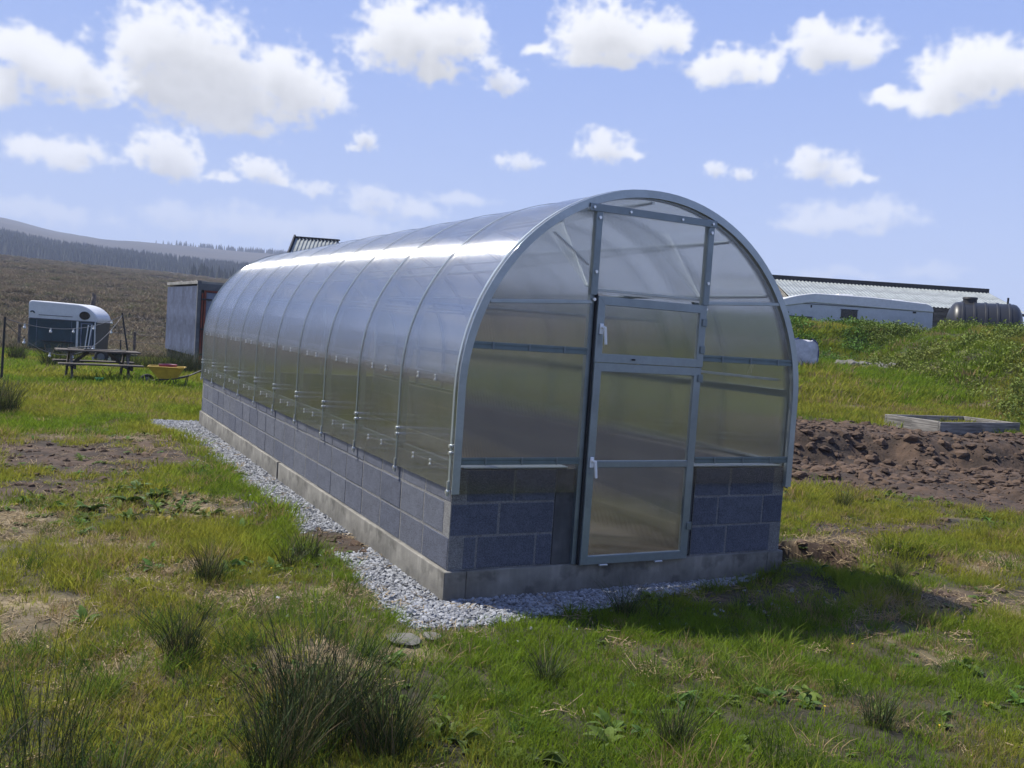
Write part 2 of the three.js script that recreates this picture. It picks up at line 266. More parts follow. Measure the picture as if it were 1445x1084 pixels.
{
  const N = 370, b = 0.0186, a = 3.2, ax = [];
  for (let i = -N; i <= N; i++) ax.push(a * Math.sinh(b * i));
  const n = ax.length, P = new Float32Array(n * n * 3), Cc = new Float32Array(n * n * 3), U = new Float32Array(n * n * 2), I = new Uint32Array((n - 1) * (n - 1) * 6);
  let q = 0;
  for (let j = 0; j < n; j++) for (let i = 0; i < n; i++) {
    const x = centre[0] + ax[i], z = centre[1] + ax[j], k = j * n + i, D = Math.hypot(x - 1, z);
    P.set([x, land(x, z), z], k * 3); U.set([x, z], k * 2);
    const n1 = fbm(x * 0.8, z * 0.8, 3), n2 = fbm(x * 4, z * 4, 2);
    let c = [mix(0.038, 0.06, n1), mix(0.036, 0.052, n1), mix(0.017, 0.026, n2)];
    const soil = D < 45 ? soilAt(x, z) : 0, straw = D < 30 ? strawAt(x, z) : 0, grav = D < 20 ? gravelAt(x, z) : 0;
    const sc = [0.060 + 0.036 * n2, 0.038 + 0.022 * n2, 0.024 + 0.014 * n2], hc = [0.24 + 0.1 * n2, 0.185 + 0.08 * n2, 0.105 + 0.05 * n2];
    c = c.map((v, t) => mix(mix(mix(v, hc[t], straw * 0.8), sc[t], soil), [0.22, 0.22, 0.22][t], grav));
    if (inside(x, z)) c = [0.14 + 0.05 * n2, 0.125 + 0.045 * n2, 0.115 + 0.04 * n2];
    const moor = sst(42, 60, D + (n1 - 0.5) * 20);
    const grassy = sst(18, 30, D) * (1 - soil); c = c.map((v, t) => mix(v, [0.08, 0.10, 0.026][t], grassy));
    if (moor > 0) {
      const big = fbm(x * 0.018 + 3, z * 0.018, 4), f = fbm(x * 0.12, z * 0.12, 4), dark = sst(0.52, 0.66, f), olive = sst(0.52, 0.62, big);
      const mc = [0.20, 0.16, 0.108], dc = [0.06, 0.05, 0.042], oc = [0.13, 0.125, 0.065];
      c = c.map((v, t) => mix(v, mix(mix(mc[t] * mix(0.75, 1.2, n1), oc[t], olive * 0.7), dc[t], dark * 0.75), moor));
    }
    Cc.set(c, k * 3);
    if (i < n - 1 && j < n - 1) { I.set([k, k + n, k + 1, k + 1, k + n, k + n + 1], q); q += 6; }
  }
  const g = new THREE.BufferGeometry(); g.setAttribute('position', new THREE.BufferAttribute(P, 3)); g.setAttribute('color', new THREE.BufferAttribute(Cc, 3)); g.setAttribute('uv', new THREE.BufferAttribute(U, 2)); g.setIndex(new THREE.BufferAttribute(I, 1)); g.computeVertexNormals();
  const earthMap = dataTex(1024, (u, v, i, j) => { const k = 0.78 + (fbm(u * 10, v * 10, 6, 10) - 0.5) * 0.75 + (hash2(i, j) - 0.5) * 0.12; return k; });
  const earthBump = dataTex(512, (u, v) => fbm(u * 16, v * 16, 5, 16), false);
  const m = part('ground', g, std({ vertexColors: true, map: rep(earthMap, 0.45), roughness: 1, bumpMap: rep(earthBump, 0.7), bumpScale: 0.03 }), scene); m.userData.kind = 'structure';
}
console.log('ground');
const groundY = (x, z) => land(x, z);

// ---------------------------------------------------------------- footing and block wall
{
  const f = thing('concrete_footing', 'pale cast concrete footing under the block wall of the greenhouse', 'footing');
  const t = 0.16;   // thickness; stands 25 mm proud of the blocks
  const side = (z0, z1) => bx(t, 0.34, z0 - z1, -0.025 + t / 2, 0.03, (z0 + z1) / 2, 0, 0, 0, 0.005);
  part('slab', side(0.024, -4.60), M.cement, f); part('slab', side(-4.66, -10.024), M.cement, f);
  part('joint_board', bx(0.10, 0.30, 0.052, 0.045, 0.04, -4.63), M.seal, f);
  part('slab', bx(2.9 - t * 2 + 0.044, 0.34, t, 1.45, 0.03, 0.024 - t / 2, 0, 0, 0, 0.005), M.cement, f);
  part('slab', bx(2.9 - t * 2 + 0.044, 0.34, t, 1.45, 0.03, -10.024 + t / 2, 0, 0, 0, 0.005), M.cement, f);
  part('slab', bx(t, 0.34, 10.048, 2.925 - t / 2, 0.03, -5, 0, 0, 0, 0.005), M.cement, f);
  const w = thing('block_wall', 'low grey concrete block wall three courses high carrying the greenhouse', 'block wall');
  const geos = {}, blockGeo = (l, v) => geos[l.toFixed(2) + v] ??= metreUV(cbox(l, 0.215, 0.1, 0.006), v * 0.37, v * 0.61);
  let count = 0;
  // a run of blocks along direction (dx, dz) from a start point on the outer face line
  function run(x0, z0, dx, dz, len, y, first) {
    let s = 0, k = 0;
    while (s < len - 0.02) {
      let l = (k === 0 && first) ? first : 0.45; if (s + l > len) l = len - s; if (len - s - l < 0.06) l = len - s;
      const bl = l - 0.011, m = part('block', blockGeo(bl, count % 3), blockMats[Math.floor(rnd() * 4)], w);
      const jut = rr(-0.0018, 0.0018);
      m.position.set(x0 + dx * (s + l / 2) + (dz ? jut : 0), y + 0.1125, z0 + dz * (s + l / 2) + (dx ? jut : 0));
      m.rotation.y = dz ? Math.PI / 2 : 0; m.rotation.z = rr(-0.002, 0.002);
      s += l; k++; count++;
    }
  }
  for (let c = 0; c < 3; c++) {
    const y = 0.2 + 0.225 * c, alt = c === 1;
    // side walls: faces at x = 0 and x = 2.9; the middle course lets the end wall's blocks run through at the corners
    run(0.05, alt ? -0.105 : 0, 0, -1, alt ? 9.79 : 10, y, alt ? 0.36 : c === 0 ? 0.45 : 0.45);
    run(2.85, alt ? -0.105 : 0, 0, -1, alt ? 9.79 : 10, y, alt ? 0.36 : 0.45);
    const e = alt ? 0 : 0.105;
    run(e, -0.05, 1, 0, 0.79 - e, y, c === 0 ? 0.10 : 0.36); run(2.0, -0.05, 1, 0, 0.9 - e, y, alt ? 0.24 : 0.34);
    run(e, -9.95, 1, 0, 2.9 - 2 * e, y, 0.3);
  }
  // mortar bed behind the joints, recessed from the faces
  const r = 0.0028;
  part('mortar', [bx(0.1 - 2 * r, 0.672, 10 - 2 * r, 0.05, 0.5365, -5, 0, 0, 0, 0.001), bx(0.1 - 2 * r, 0.672, 10 - 2 * r, 2.85, 0.5365, -5, 0, 0, 0, 0.001), bx(0.69, 0.672, 0.1 - 2 * r, 0.1 + 0.345 - 0.004, 0.5365, -0.05, 0, 0, 0, 0.001), bx(0.80, 0.672, 0.1 - 2 * r, 2.4 + 0.004, 0.5365, -0.05, 0, 0, 0, 0.001), bx(2.7 + 0.008, 0.672, 0.1 - 2 * r, 1.45, 0.5365, -9.95, 0, 0, 0, 0.001)], M.mortar, w);
  const rend = part('render_pier', bx(0.17, 0.674, 0.1, 0.79 + 0.085, 0.538, -0.05, 0, 0, 0, 0.003), M.pier, w); rend.userData.label = 'smooth cement cheek beside the door opening';
  part('render_pier', bx(0.05, 0.676, 0.104, 1.97, 0.539, -0.0495, 0, 0, 0, 0.012), M.pier, w);
}

// ---------------------------------------------------------------- greenhouse
const AR = 1.46, AC = [1.45, 1.39];
function archPath(y0, n = 40, off = 0, lean = 0) {   // points [x, y, nx, ny] from the left foot over to the right foot
  const out = [], up = Math.max(3, Math.round((AC[1] - y0) / 0.16));
  for (let i = 0; i < up; i++) out.push([AC[0] - AR - off, y0 + (AC[1] - y0) * i / up, -1, 0]);
  for (let i = 0; i <= n; i++) { const t = Math.PI * i / n; out.push([AC[0] - Math.cos(t) * (AR + off), AC[1] + Math.sin(t) * (AR + off), -Math.cos(t), Math.sin(t)]); }
  for (let i = up - 1; i >= 0; i--) out.push([AC[0] + AR + off, y0 + (AC[1] - y0) * i / up, 1, 0]);
  return out;
}
function archSweep(prof, y0, n = 40) {               // closed profile [[offset, z], ...] swept along the arch
  const path = archPath(y0, n), P = [], m = prof.length;
  const at = (s, k) => { const [x, y, nx, ny] = path[s], [o, z] = prof[k % m]; return [x + nx * o, y + ny * o, z]; };
  for (let s = 0; s < path.length - 1; s++) for (let k = 0; k < m; k++) { const a = at(s, k), b = at(s + 1, k), c = at(s + 1, k + 1), d = at(s, k + 1); P.push(...a, ...c, ...b, ...a, ...d, ...c); }
  for (const s of [0, path.length - 1]) for (let k = 1; k < m - 1; k++) P.push(...at(s, 0), ...at(s, s ? k : k + 1), ...at(s, s ? k + 1 : k));
  const g = new THREE.BufferGeometry(); g.setAttribute('position', new THREE.Float32BufferAttribute(P, 3)); g.computeVertexNormals();
  return metreUV(toCreasedNormals(g, 0.5));
}
function sheetGeo(z0, z1, seedK, off) {              // twin-wall polycarbonate bay: outer and inner skin
  const path = archPath(0.745, 56), nz = 10, V = [], U = [], I = [], groups = [];
  let base = 0;
  for (const [skin, o] of [[0, off], [1, off - 0.006]]) {
    let arc = 0;
    for (let s = 0; s < path.length; s++) {
      const [x, y, nx, ny] = path[s]; if (s) arc += Math.hypot(x - path[s - 1][0], y - path[s - 1][1]);
      for (let k = 0; k <= nz; k++) {
        const t = k / nz, z = mix(z0, z1, t), bow = Math.sin(Math.PI * t);
        const d = (bow * (0.004 + 0.006 * (vn(arc * 1.3 + seedK * 9, seedK * 3.1) - 0.4)) + (fbm(arc * 1.6 + seedK * 5, z * 1.2 + seedK, 2) - 0.5) * 0.006 * bow) * (y > 0.9 ? 1 : 0.3);
        V.push(x + nx * (o + d), y + ny * (o + d), z); U.push(-z, arc);
      }
    }
    const st = I.length;
    for (let s = 0; s < path.length - 1; s++) for (let k = 0; k < nz; k++) { const a = base + s * (nz + 1) + k; I.push(a, a + 1, a + nz + 1, a + 1, a + nz + 2, a + nz + 1); }
    groups.push([st, I.length - st, skin]); base = V.length / 3;
  }
  const g = new THREE.BufferGeometry(); g.setAttribute('position', new THREE.Float32BufferAttribute(V, 3)); g.setAttribute('uv', new THREE.Float32BufferAttribute(U, 2)); g.setIndex(I);
  for (const q of groups) g.addGroup(...q);
  g.computeVertexNormals(); return g;
}
{
  const G = thing('greenhouse', 'long arched polycarbonate greenhouse with galvanised ribs and a framed door', 'greenhouse');
  const bays = 10;
  for (let k = 0; k < bays; k++) part('roof_panel', sheetGeo(-k + (k ? -0.004 : 0.035), -(k + 1) + 0.004, k + 1, 0.006), [sheetOuter, sheetInner], G);
  const ribG = archSweep([[-0.046, -0.02], [-0.046, 0.02], [-0.006, 0.02], [-0.006, -0.02]], 0.88, 36);
  const strapG = archSweep([[0.014, -0.013], [0.014, 0.013], [0.0175, 0.013], [0.0175, -0.013]], 0.70, 44);
  for (let k = 0; k <= bays; k++) {
    const z = k === 0 ? -0.03 : k === bays ? -9.97 : -k;
    const r = part('rib', ribG, M.steel, G); r.position.z = z;
    const s = part('strap', strapG, k ? M.steel : M.steelPale, G); s.position.z = k === 0 ? 0.0 : z;
    for (const sx of [-1, 1]) {
      const X = sx < 0 ? -0.01 - 0.022 : 2.91 + 0.022;
      for (const y of [1.03, 0.985]) part('bolt', cyl([X - 0.012 * sx - 0.02, y, 0], [X + 0.02, y, 0], 0.011, 0.011, 8), M.bolt, s);
      part('tensioner', [cyl([X, 0.70, 0], [X, 0.80, 0], 0.008, 0.008, 6), cyl([X - 0.012, 0.73, 0], [X + 0.012, 0.73, 0], 0.014, 0.014, 8)], M.bolt, s);
    }
  }
  // long rails inside the sheets, with the clips that hold the sheets to them
  const railG = (x, y) => [bx(0.004, 0.06, 9.9, x, y, -5), bx(0.03, 0.004, 9.9, x + (x < 1.45 ? 0.016 : -0.016), y + 0.028, -5)];
  for (const x of [0.018, 2.882]) for (const y of [1.455, 0.885]) part('rail', railG(x, y), M.steel, G);
  for (const t of [0.62, 1.02, Math.PI / 2, 2.12, 2.52]) part('purlin', cyl([AC[0] - Math.cos(t) * 1.40, AC[1] + Math.sin(t) * 1.40, -0.05], [AC[0] - Math.cos(t) * 1.40, AC[1] + Math.sin(t) * 1.40, -9.95], 0.0125, 0.0125, 8), M.steel, G);
  const clipG = merge([bx(0.006, 0.045, 0.012, 0, 0, 0), cyl([-0.008, 0.014, 0], [0.004, 0.014, 0], 0.007, 0.007, 7), cyl([-0.008, -0.016, 0], [0.004, -0.016, 0], 0.0085, 0.0085, 7)]);
  for (let k = 0; k < bays; k++) for (const f of [0.34, 0.66]) for (const y of [1.455, 0.875]) { const c = part('clip', clipG, M.bolt, G); c.position.set(-0.024, y, -k - f); }
  // end rims
  const rimG = archSweep([[-0.042, 0.006], [-0.042, 0.048], [0.0115, 0.048], [0.0115, 0.042], [-0.036, 0.042], [-0.036, 0.006]], 0.72, 60);
  part('end_rim', rimG, M.steelPale, G);
  const rim2 = part('end_rim', rimG, M.steelPale, G); rim2.rotation.y = Math.PI; rim2.position.set(2.9, 0, -10);
  // ties and braces inside
  for (const z of [-2, -4, -6, -8]) part('tie_bar', cyl([0.16, 2.0, z], [2.74, 2.0, z], 0.0125, 0.0125, 8), M.steel, G);
  for (const [x, s] of [[0.955, 1], [1.935, -1]]) part('brace', bar([x, 2.15, -0.04], [x, 2.66, -0.62], 0.022, 0.012), M.steelPale, G);
  part('brace', bar([0.95, 2.30, -0.05], [0.66, 2.50, -0.05], 0.02, 0.01), M.steelPale, G);
  // gable panels
  const zs = 0.026;
  function gablePanel(pts, name = 'gable_panel') {
    const g = new THREE.ExtrudeGeometry(new THREE.Shape(pts.map((p) => new THREE.Vector2(...p))), { depth: 0.006, bevelEnabled: false, curveSegments: 24 }); g.translate(0, 0, zs); metreUV(clean(g));
    return part(name, g, gableSkin, G);
  }
  const arcPts = (x0, x1, n = 24) => { const o = []; for (let i = 0; i <= n; i++) { const x = mix(x0, x1, i / n), dx = (x - AC[0]) / (AR - 0.038); o.push([x, AC[1] + Math.sqrt(Math.max(0, 1 - dx * dx)) * (AR - 0.038)]); } return o; };
  const xl = AC[0] - AR + 0.038, xr = AC[0] + AR - 0.038, seam = (x) => 1.99 + (x - 0.15) * 0.064;
  const xAt = (y, s) => AC[0] + s * Math.sqrt((AR - 0.038) ** 2 - (y - AC[1]) ** 2);
  const arcFrom = (y0, s, x1) => { const x0 = xAt(y0, s), o = []; const a0 = Math.atan2(y0 - AC[1], x0 - AC[0]), X = (x1 - AC[0]) / (AR - 0.038), a1 = Math.acos(clamp(X, -1, 1)); for (let i = 0; i <= 20; i++) { const a = mix(a0, a1, i / 20); o.push([AC[0] + Math.cos(a) * (AR - 0.038), AC[1] + Math.sin(a) * (AR - 0.038)]); } return o; };
  const sl = seam(0.16), sr = seam(2.73);
  gablePanel([[xl, 0.715], [0.955, 0.715], [0.955, seam(0.955) - 0.004], [xAt(sl - 0.004, -1), sl - 0.004], ...arcFrom(sl - 0.004, -1, xl).slice(1)]);
  gablePanel([[0.955, seam(0.955) + 0.004], [0.955, AC[1] + Math.sqrt((AR - 0.038) ** 2 - (0.955 - AC[0]) ** 2)], ...arcFrom(sl + 0.004, -1, 0.955).reverse().slice(1)]);
  gablePanel([[0.965, 2.105], [1.925, 2.105], [1.925, arcPts(1.925, 1.926, 1)[0][1]], ...arcPts(0.965, 1.925, 20).reverse().slice(1)]);
  gablePanel([[1.935, 0.755], [xr, 0.755], ...arcFrom(AC[1], 1, xAt(sr - 0.004, 1)).map((p) => p), [1.935, seam(1.935) - 0.004]]);
  gablePanel([[1.935, seam(1.935) + 0.004], ...arcFrom(sr + 0.004, 1, 1.935)]);
  part('seam_strip', bar([0.17, sl, zs + 0.012], [0.95, seam(0.95), zs + 0.012], 0.012, 0.026), M.steelPale, G);
  part('seam_strip', bar([1.94, seam(1.94), zs + 0.012], [2.69, seam(2.69), zs + 0.012], 0.012, 0.026), M.steelPale, G);
  part('seam_strip', bar([0.99, 2.13, zs - 0.02], [1.9, 2.13, zs - 0.02], 0.012, 0.02), M.steelPale, G);
  // door posts, head beam, gable rails (thin sections set behind the sheet)
  for (const [x, y0] of [[0.955, 0.2], [1.93, 0.2]]) {
    const p = part('door_post', [bx(0.036, 2.69 - y0, 0.05, x, (2.69 + y0) / 2, 0.012), bx(0.05, 0.6, 0.006, x, 2.39, 0.052)], M.steel, G);
    for (const y of [2.62, 2.25, 2.06]) part('bolt', cyl([x, y, 0.05], [x, y, 0.064], 0.012, 0.012, 7), M.bolt, p);
  }
  const hb = part('head_beam', [bx(1.10, 0.05, 0.006, 1.42, 2.685, 0.058), bx(1.10, 0.006, 0.03, 1.42, 2.709, 0.042)], M.steel, G);
  for (const x of [0.9, 1.2, 1.65, 1.93]) part('bolt', cyl([x, 2.685, 0.06], [x, 2.685, 0.07], 0.01, 0.01, 7), M.bolt, hb);
  for (const [x0, x1] of [[0.03, 0.935], [1.95, 2.87]]) for (const y of [1.70, 0.935]) {
    const L = x1 - x0; part('gable_rail', [bx(L, 0.022, 0.006, (x0 + x1) / 2, y - 0.013, 0.037), bx(L, 0.018, 0.006, (x0 + x1) / 2, y + 0.015, 0.037), bx(L, 0.008, 0.003, (x0 + x1) / 2, y + 0.002, 0.0345)], M.steelDark, G);
    for (const f of [0.2, 0.5, 0.8]) { const c = part('clip', bx(0.012, 0.052, 0.006, 0, 0, 0), M.steel, G); c.position.set(mix(x0, x1, f), y, 0.0432); }
  }
  part('tie_bar', bar([1.95, 1.60, -0.08], [2.82, 1.56, -0.08], 0.02, 0.02), M.steelPale, G);
  part('hanging_wire', cyl([2.5, 1.56, -0.08], [2.5, 1.72, -0.02], 0.003, 0.003, 5), M.bolt, G);
  part('sill_plate', bx(0.8, 0.012, 0.16, 0.47, 0.884, -0.075), M.steelPale, G); part('sill_plate', bx(0.88, 0.012, 0.16, 2.41, 0.884, -0.075), M.steelPale, G);
  // door and vent window
  const sz = 0.058, dz = 0.034;
  const pane = (x0, x1, y0, y1, parent) => part('pane', metreUV(clean(new THREE.BoxGeometry(x1 - x0, y1 - y0, 0.006).translate((x0 + x1) / 2, (y0 + y1) / 2, sz))), gableSkin, parent);
  const D = new THREE.Group(); D.name = 'door'; G.add(D);
  const mitre = (x0, x1, y0, y1, w, h) => { const s = new THREE.Shape(); s.moveTo(x0, y0); s.lineTo(x1, y0); s.lineTo(x1 - w, y0 + h); s.lineTo(x0 + w, y0 + h); s.closePath(); const g = new THREE.ExtrudeGeometry(s, { depth: dz - 0.006, bevelEnabled: true, bevelSize: 0.0025, bevelThickness: 0.003, bevelSegments: 1 }); g.translate(0, 0, sz - dz / 2 + 0.003); return metreUV(g.index ? g.toNonIndexed() : g); };
  const DX0 = 0.985, DX1 = 1.912, DY0 = 0.205, DY1 = 1.625, w = 0.056;
  const stile = (x, y0, y1, s) => { const sh = new THREE.Shape(); sh.moveTo(x, y0); sh.lineTo(x + s * w, y0 + w); sh.lineTo(x + s * w, y1 - w); sh.lineTo(x, y1); sh.closePath(); const g = new THREE.ExtrudeGeometry(sh, { depth: dz - 0.006, bevelEnabled: true, bevelSize: 0.0025, bevelThickness: 0.003, bevelSegments: 1 }); g.translate(0, 0, sz - dz / 2 + 0.003); return metreUV(g.index ? g.toNonIndexed() : g); };
  const frameOf = (x0, x1, y0, y1, parent) => {
    part('stile', stile(x0, y0, y1, 1), M.alu, parent); part('stile', stile(x1, y0, y1, -1), M.alu, parent);
    part('frame_rail', mitre(x0 + 0.002, x1 - 0.002, y0, 0, w, w), M.alu, parent);
    const t = mitre(x0 + 0.002, x1 - 0.002, 0, 0, w, w); t.scale(1, -1, 1); t.translate(0, y1, 0); t.attributes.position.array.reverse; const idx = t.attributes.position, nn = t.attributes.normal;
    part('frame_rail', flip(t), M.alu, parent);
  };
  function flip(g) { const p = g.attributes.position.array; for (let i = 0; i < p.length; i += 9) for (let c = 0; c < 3; c++) { const t = p[i + 3 + c]; p[i + 3 + c] = p[i + 6 + c]; p[i + 6 + c] = t; } g.computeVertexNormals(); return metreUV(g); }
  frameOf(DX0, DX1, DY0, DY1, D);
  part('frame_rail', bx(DX1 - DX0 - 2 * w, 0.05, dz - 0.004, (DX0 + DX1) / 2, 0.915, sz), M.alu, D);
  pane(DX0 + w - 0.01, DX1 - w + 0.01, DY0 + w - 0.01, 0.895, D); pane(DX0 + w - 0.01, DX1 - w + 0.01, 0.935, DY1 - w + 0.01, D);
  const W = new THREE.Group(); W.name = 'vent_window'; G.add(W);
  frameOf(DX0 - 0.004, DX1 + 0.012, 1.632, 2.085, W);
  pane(DX0 + w - 0.01, DX1 - w + 0.02, 1.632 + w - 0.01, 2.085 - w + 0.01, W);
  const handle = (x, y, parent) => part('handle', [bx(0.03, 0.075, 0.012, x, y, sz + dz / 2 + 0.007, 0, 0, 0, 0.005), cyl([x, y + 0.012, sz + dz / 2 + 0.01], [x, y + 0.012, sz + dz / 2 + 0.04], 0.011, 0.010, 10), place(cbox(0.02, 0.125, 0.014, 0.005), x + 0.014, y - 0.045, sz + dz / 2 + 0.042, 0, 0, 0.13)], M.whitePlastic, parent);
  handle(DX0 + 0.030, 0.93, D); handle(DX0 + 0.030, 1.86, W);
  for (const [y, p] of [[1.96, W], [1.76, W], [1.55, D], [0.45, D]]) part('hinge', [bx(0.035, 0.055, 0.008, DX1 - 0.008, y, sz + dz / 2 + 0.006), cyl([DX1 + 0.014, y - 0.03, sz + dz / 2], [DX1 + 0.014, y + 0.03, sz + dz / 2], 0.008, 0.008, 8)], M.steel, p);
  part('door_seal', bx(0.012, 1.9, 0.03, 0.9775, 1.15, 0.045), M.seal, G); part('door_seal', bx(0.008, 1.9, 0.02, 1.919, 1.15, 0.03), M.seal, G);
  for (const x of [1.18, 1.66]) part('door_stop', bx(0.07, 0.012, 0.02, x, 0.194, sz + 0.01), M.bolt, D);
  part('latch', bx(0.03, 0.012, 0.012, 1.30, 1.66, sz + dz / 2 + 0.008), M.seal, W);
  // far gable
  const far = gablePanel([[xl, 0.8], [xr, 0.8], ...arcFrom(AC[1], 1, xl)]); far.position.z = -10.05;
  for (const x of [0.955, 1.93]) part('door_post', bx(0.04, 1.8, 0.05, x, 1.78, -9.99), M.steel, G);
}
console.log('greenhouse');
// ---------------------------------------------------------------- far hill and plantation
const crestAt = (t) => { const k = [[-1.5, 175], [-0.8, 150], [-0.56, 124], [-0.49, 107], [-0.437, 100], [-0.35, 99], [-0.29, 97], [0, 78], [0.3, 32], [1, 20]]; if (t <= k[0][0]) return k[0][1]; for (let i = 1; i < k.length; i++) if (t <= k[i][0]) return mix(k[i - 1][1], k[i][1], sst(0, 1, (t - k[i - 1][0]) / (k[i][0] - k[i - 1][0])) * 0.5 + 0.5 * (t - k[i - 1][0]) / (k[i][0] - k[i - 1][0])); return 20; };
function hillY(F, R) {
  const c = crestAt(R / F), n = (fbm(F * 0.006, R * 0.006, 4) - 0.5) * 10 * sst(750, 1000, F);
  return F < 700 ? mix(3, 33, clamp((F - 400) / 300)) * (c / 100) : mix(33 * (c / 100), c, sst(650, 1420, F) * 0.6 + 0.4 * (F - 700) / 700) - Math.max(0, F - 1400) * 0.12 + n;
}
{
  const nF = 70, nR = 170, P = [], I = [], Cc = [];
  for (let i = 0; i <= nF; i++) for (let j = 0; j <= nR; j++) {
    const F = mix(470, 1900, i / nF), t = mix(-1.6, 0.9, j / nR), [x, z] = fromFR(F, t * F);
    P.push(x, hillY(F, t * F) - 0.5, z);
    const n = fbm(x * 0.012, z * 0.012, 5), m = fbm(x * 0.03 + 4, z * 0.03, 3), d = sst(0.5, 0.62, n);
    Cc.push(mix(0.036, 0.02, d) * mix(0.8, 1.2, m), mix(0.032, 0.02, d) * mix(0.8, 1.2, m), mix(0.027, 0.02, d) * mix(0.8, 1.2, m));
  }
  for (let i = 0; i < nF; i++) for (let j = 0; j < nR; j++) { const a = i * (nR + 1) + j; I.push(a, a + 1, a + nR + 1, a + 1, a + nR + 2, a + nR + 1); }
  const g = new THREE.BufferGeometry(); g.setAttribute('position', new THREE.Float32BufferAttribute(P, 3)); g.setAttribute('color', new THREE.Float32BufferAttribute(Cc, 3)); g.setIndex(I); g.computeVertexNormals();
  part('hill', g, std({ vertexColors: true, roughness: 1 }), scene).userData.kind = 'structure';
}
function instanced(name, geo, mat, list, label, category) {   // list: [x, y, z, yaw, scale, tint, tiltX, tiltZ, stretch]
  const m = new THREE.InstancedMesh(geo, mat, list.length), o = new THREE.Object3D(), c = new THREE.Color();
  list.forEach(([x, y, z, yaw, s, tint, tx = 0, tz = 0, sy = 1], i) => { o.position.set(x, y, z); o.rotation.set(tx, yaw, tz, 'YXZ'); o.scale.set(s, s * sy, s); o.updateMatrix(); m.setMatrixAt(i, o.matrix); if (tint) m.setColorAt(i, c.setRGB(...tint)); });
  shadow(m);
  // several shapes of one cover stand under one object
  let g = scene.getObjectByName(name); if (!g) { g = new THREE.Group(); g.name = name; scene.add(tag(g, label, category, null, 'stuff')); }
  m.name = name + '_cover'; m.userData.kind = 'stuff'; g.add(m); return m;
}
const leafMat = (t = 0.4) => phys({ color: lin(1, 1, 1), roughness: 1, transmission: t, thickness: 0, ior: 1.2, specularIntensity: 0.12 });
const needleMat = std({ color: lin(1, 1, 1), roughness: 1 });
const conifer = (() => { const l = []; for (let k = 0; k < 5; k++) { const g = new THREE.ConeGeometry(0.20 - k * 0.032, 0.34, 7, 1, true); const p = g.attributes.position; for (let i = 0; i < p.count; i++) { const f = 0.75 + 0.5 * hash2(i * 7 + k, k * 3 + 1); p.setX(i, p.getX(i) * f); p.setZ(i, p.getZ(i) * f); } l.push(g.translate(0, 0.22 + k * 0.17, 0)); } l.push(new THREE.CylinderGeometry(0.012, 0.02, 0.3, 5).translate(0, 0.1, 0)); return merge(l); })();
{
  const l = [];
  const dark = () => { const k = rr(0.75, 1.2); return [0.022 * k, 0.032 * k, 0.022 * k]; };
  for (let n = 0; n < 8200; n++) {   // plantation on the foot of the far hill
    const t = mix(-0.75, 0.05, rnd()), row = rnd(), F = 560 + row * 230 + 30 * Math.sin(t * 9), R = t * F, [x, z] = fromFR(F, R);
    const s = rr(8, 12.5) * mix(1, 0.75, sst(-0.45, -0.32, t)); l.push([x, hillY(F, R) - 0.6, z, rr(0, 6), s, dark()]);
  }
  for (let n = 0; n < 900; n++) {    // trees along the ridge
    const t = mix(-0.40, -0.1, Math.sqrt(rnd())), F = rr(1330, 1420), R = t * F, [x, z] = fromFR(F, R); l.push([x, hillY(F, R) - 1, z, rr(0, 6), rr(4, 9), dark()]);
  }
  for (let n = 0; n < 420; n++) {    // the nearer dark block
    const F = rr(415, 445), R = rr(-147, -20), [x, z] = fromFR(F, R); l.push([x, land(x, z) - 0.5, z, rr(0, 6), rr(6, 8.5), dark()]);
  }
  instanced('conifer_wood', conifer, needleMat, l, 'dark conifer plantation along the foot of the far hill', 'wood');
}
console.log('hill');

// ---------------------------------------------------------------- ground cover
function blades(n, rad, h0, h1, w, lean, seg = 2, droop = 0.5) {
  const P = [];
  for (let k = 0; k < n; k++) {
    const a = rr(0, 6.283), r = rad * Math.sqrt(rnd()), x = Math.cos(a) * r, z = Math.sin(a) * r, h = rr(h0, h1), yaw = rr(0, 6.283), dir = rnd() < 0.6 ? a + rr(-0.8, 0.8) : rr(0, 6.283);
    const L = rr(0.15, 1) * lean * h, dx = Math.cos(dir), dz = Math.sin(dir), wx = Math.cos(yaw) * w / 2, wz = Math.sin(yaw) * w / 2;
    let prev = null;
    for (let s = 0; s <= seg; s++) {
      const t = s / seg, b = L * Math.pow(t, 1.7), y = h * (t - droop * lean * 0.35 * t * t), q = s === seg ? 0.12 : 1 - 0.35 * t;
      const A = [x + dx * b - wx * q, y, z + dz * b - wz * q], B = [x + dx * b + wx * q, y, z + dz * b + wz * q];
      if (prev) { P.push(...prev[0], ...prev[1], ...B); if (s < seg) P.push(...prev[0], ...B, ...A); }
      prev = [A, B];
    }
  }
  const g = new THREE.BufferGeometry(); g.setAttribute('position', new THREE.Float32BufferAttribute(P, 3)); g.computeVertexNormals(); return g;
}
const GATE = [-2.47, 5.49];            // the corner of the field from which it opens out
const viewed = (D, x, z) => { const [F, R] = toFR(x, z); return F > 0.2 && Math.abs(R) < F * 0.66 + 1.2; };
const inHouse = (x, z, m = 0.03) => x > -m && x < 2.9 + m && z < m && z > -10 - m;
function grassTint(x, z, far = 0) {
  const n = fbm(x * 0.5 + 60, z * 0.5, 3), m = fbm(x * 2.3 + 10, z * 2.3, 2), d = rnd();
  const lush = sst(0.42, 0.62, n), dry = sst(0.5, 0.66, m) * 0.45 + strawAt(x, z) * 0.55;
  let c = [mix(0.225, 0.142, lush), mix(0.235, 0.212, lush), mix(0.034, 0.020, lush)];
  if (d < dry * 0.55) c = [0.27, 0.205, 0.10];
  const k = rr(0.75, 1.25);
  return [c[0] * k * rr(0.92, 1.1), c[1] * k, c[2] * k];
}
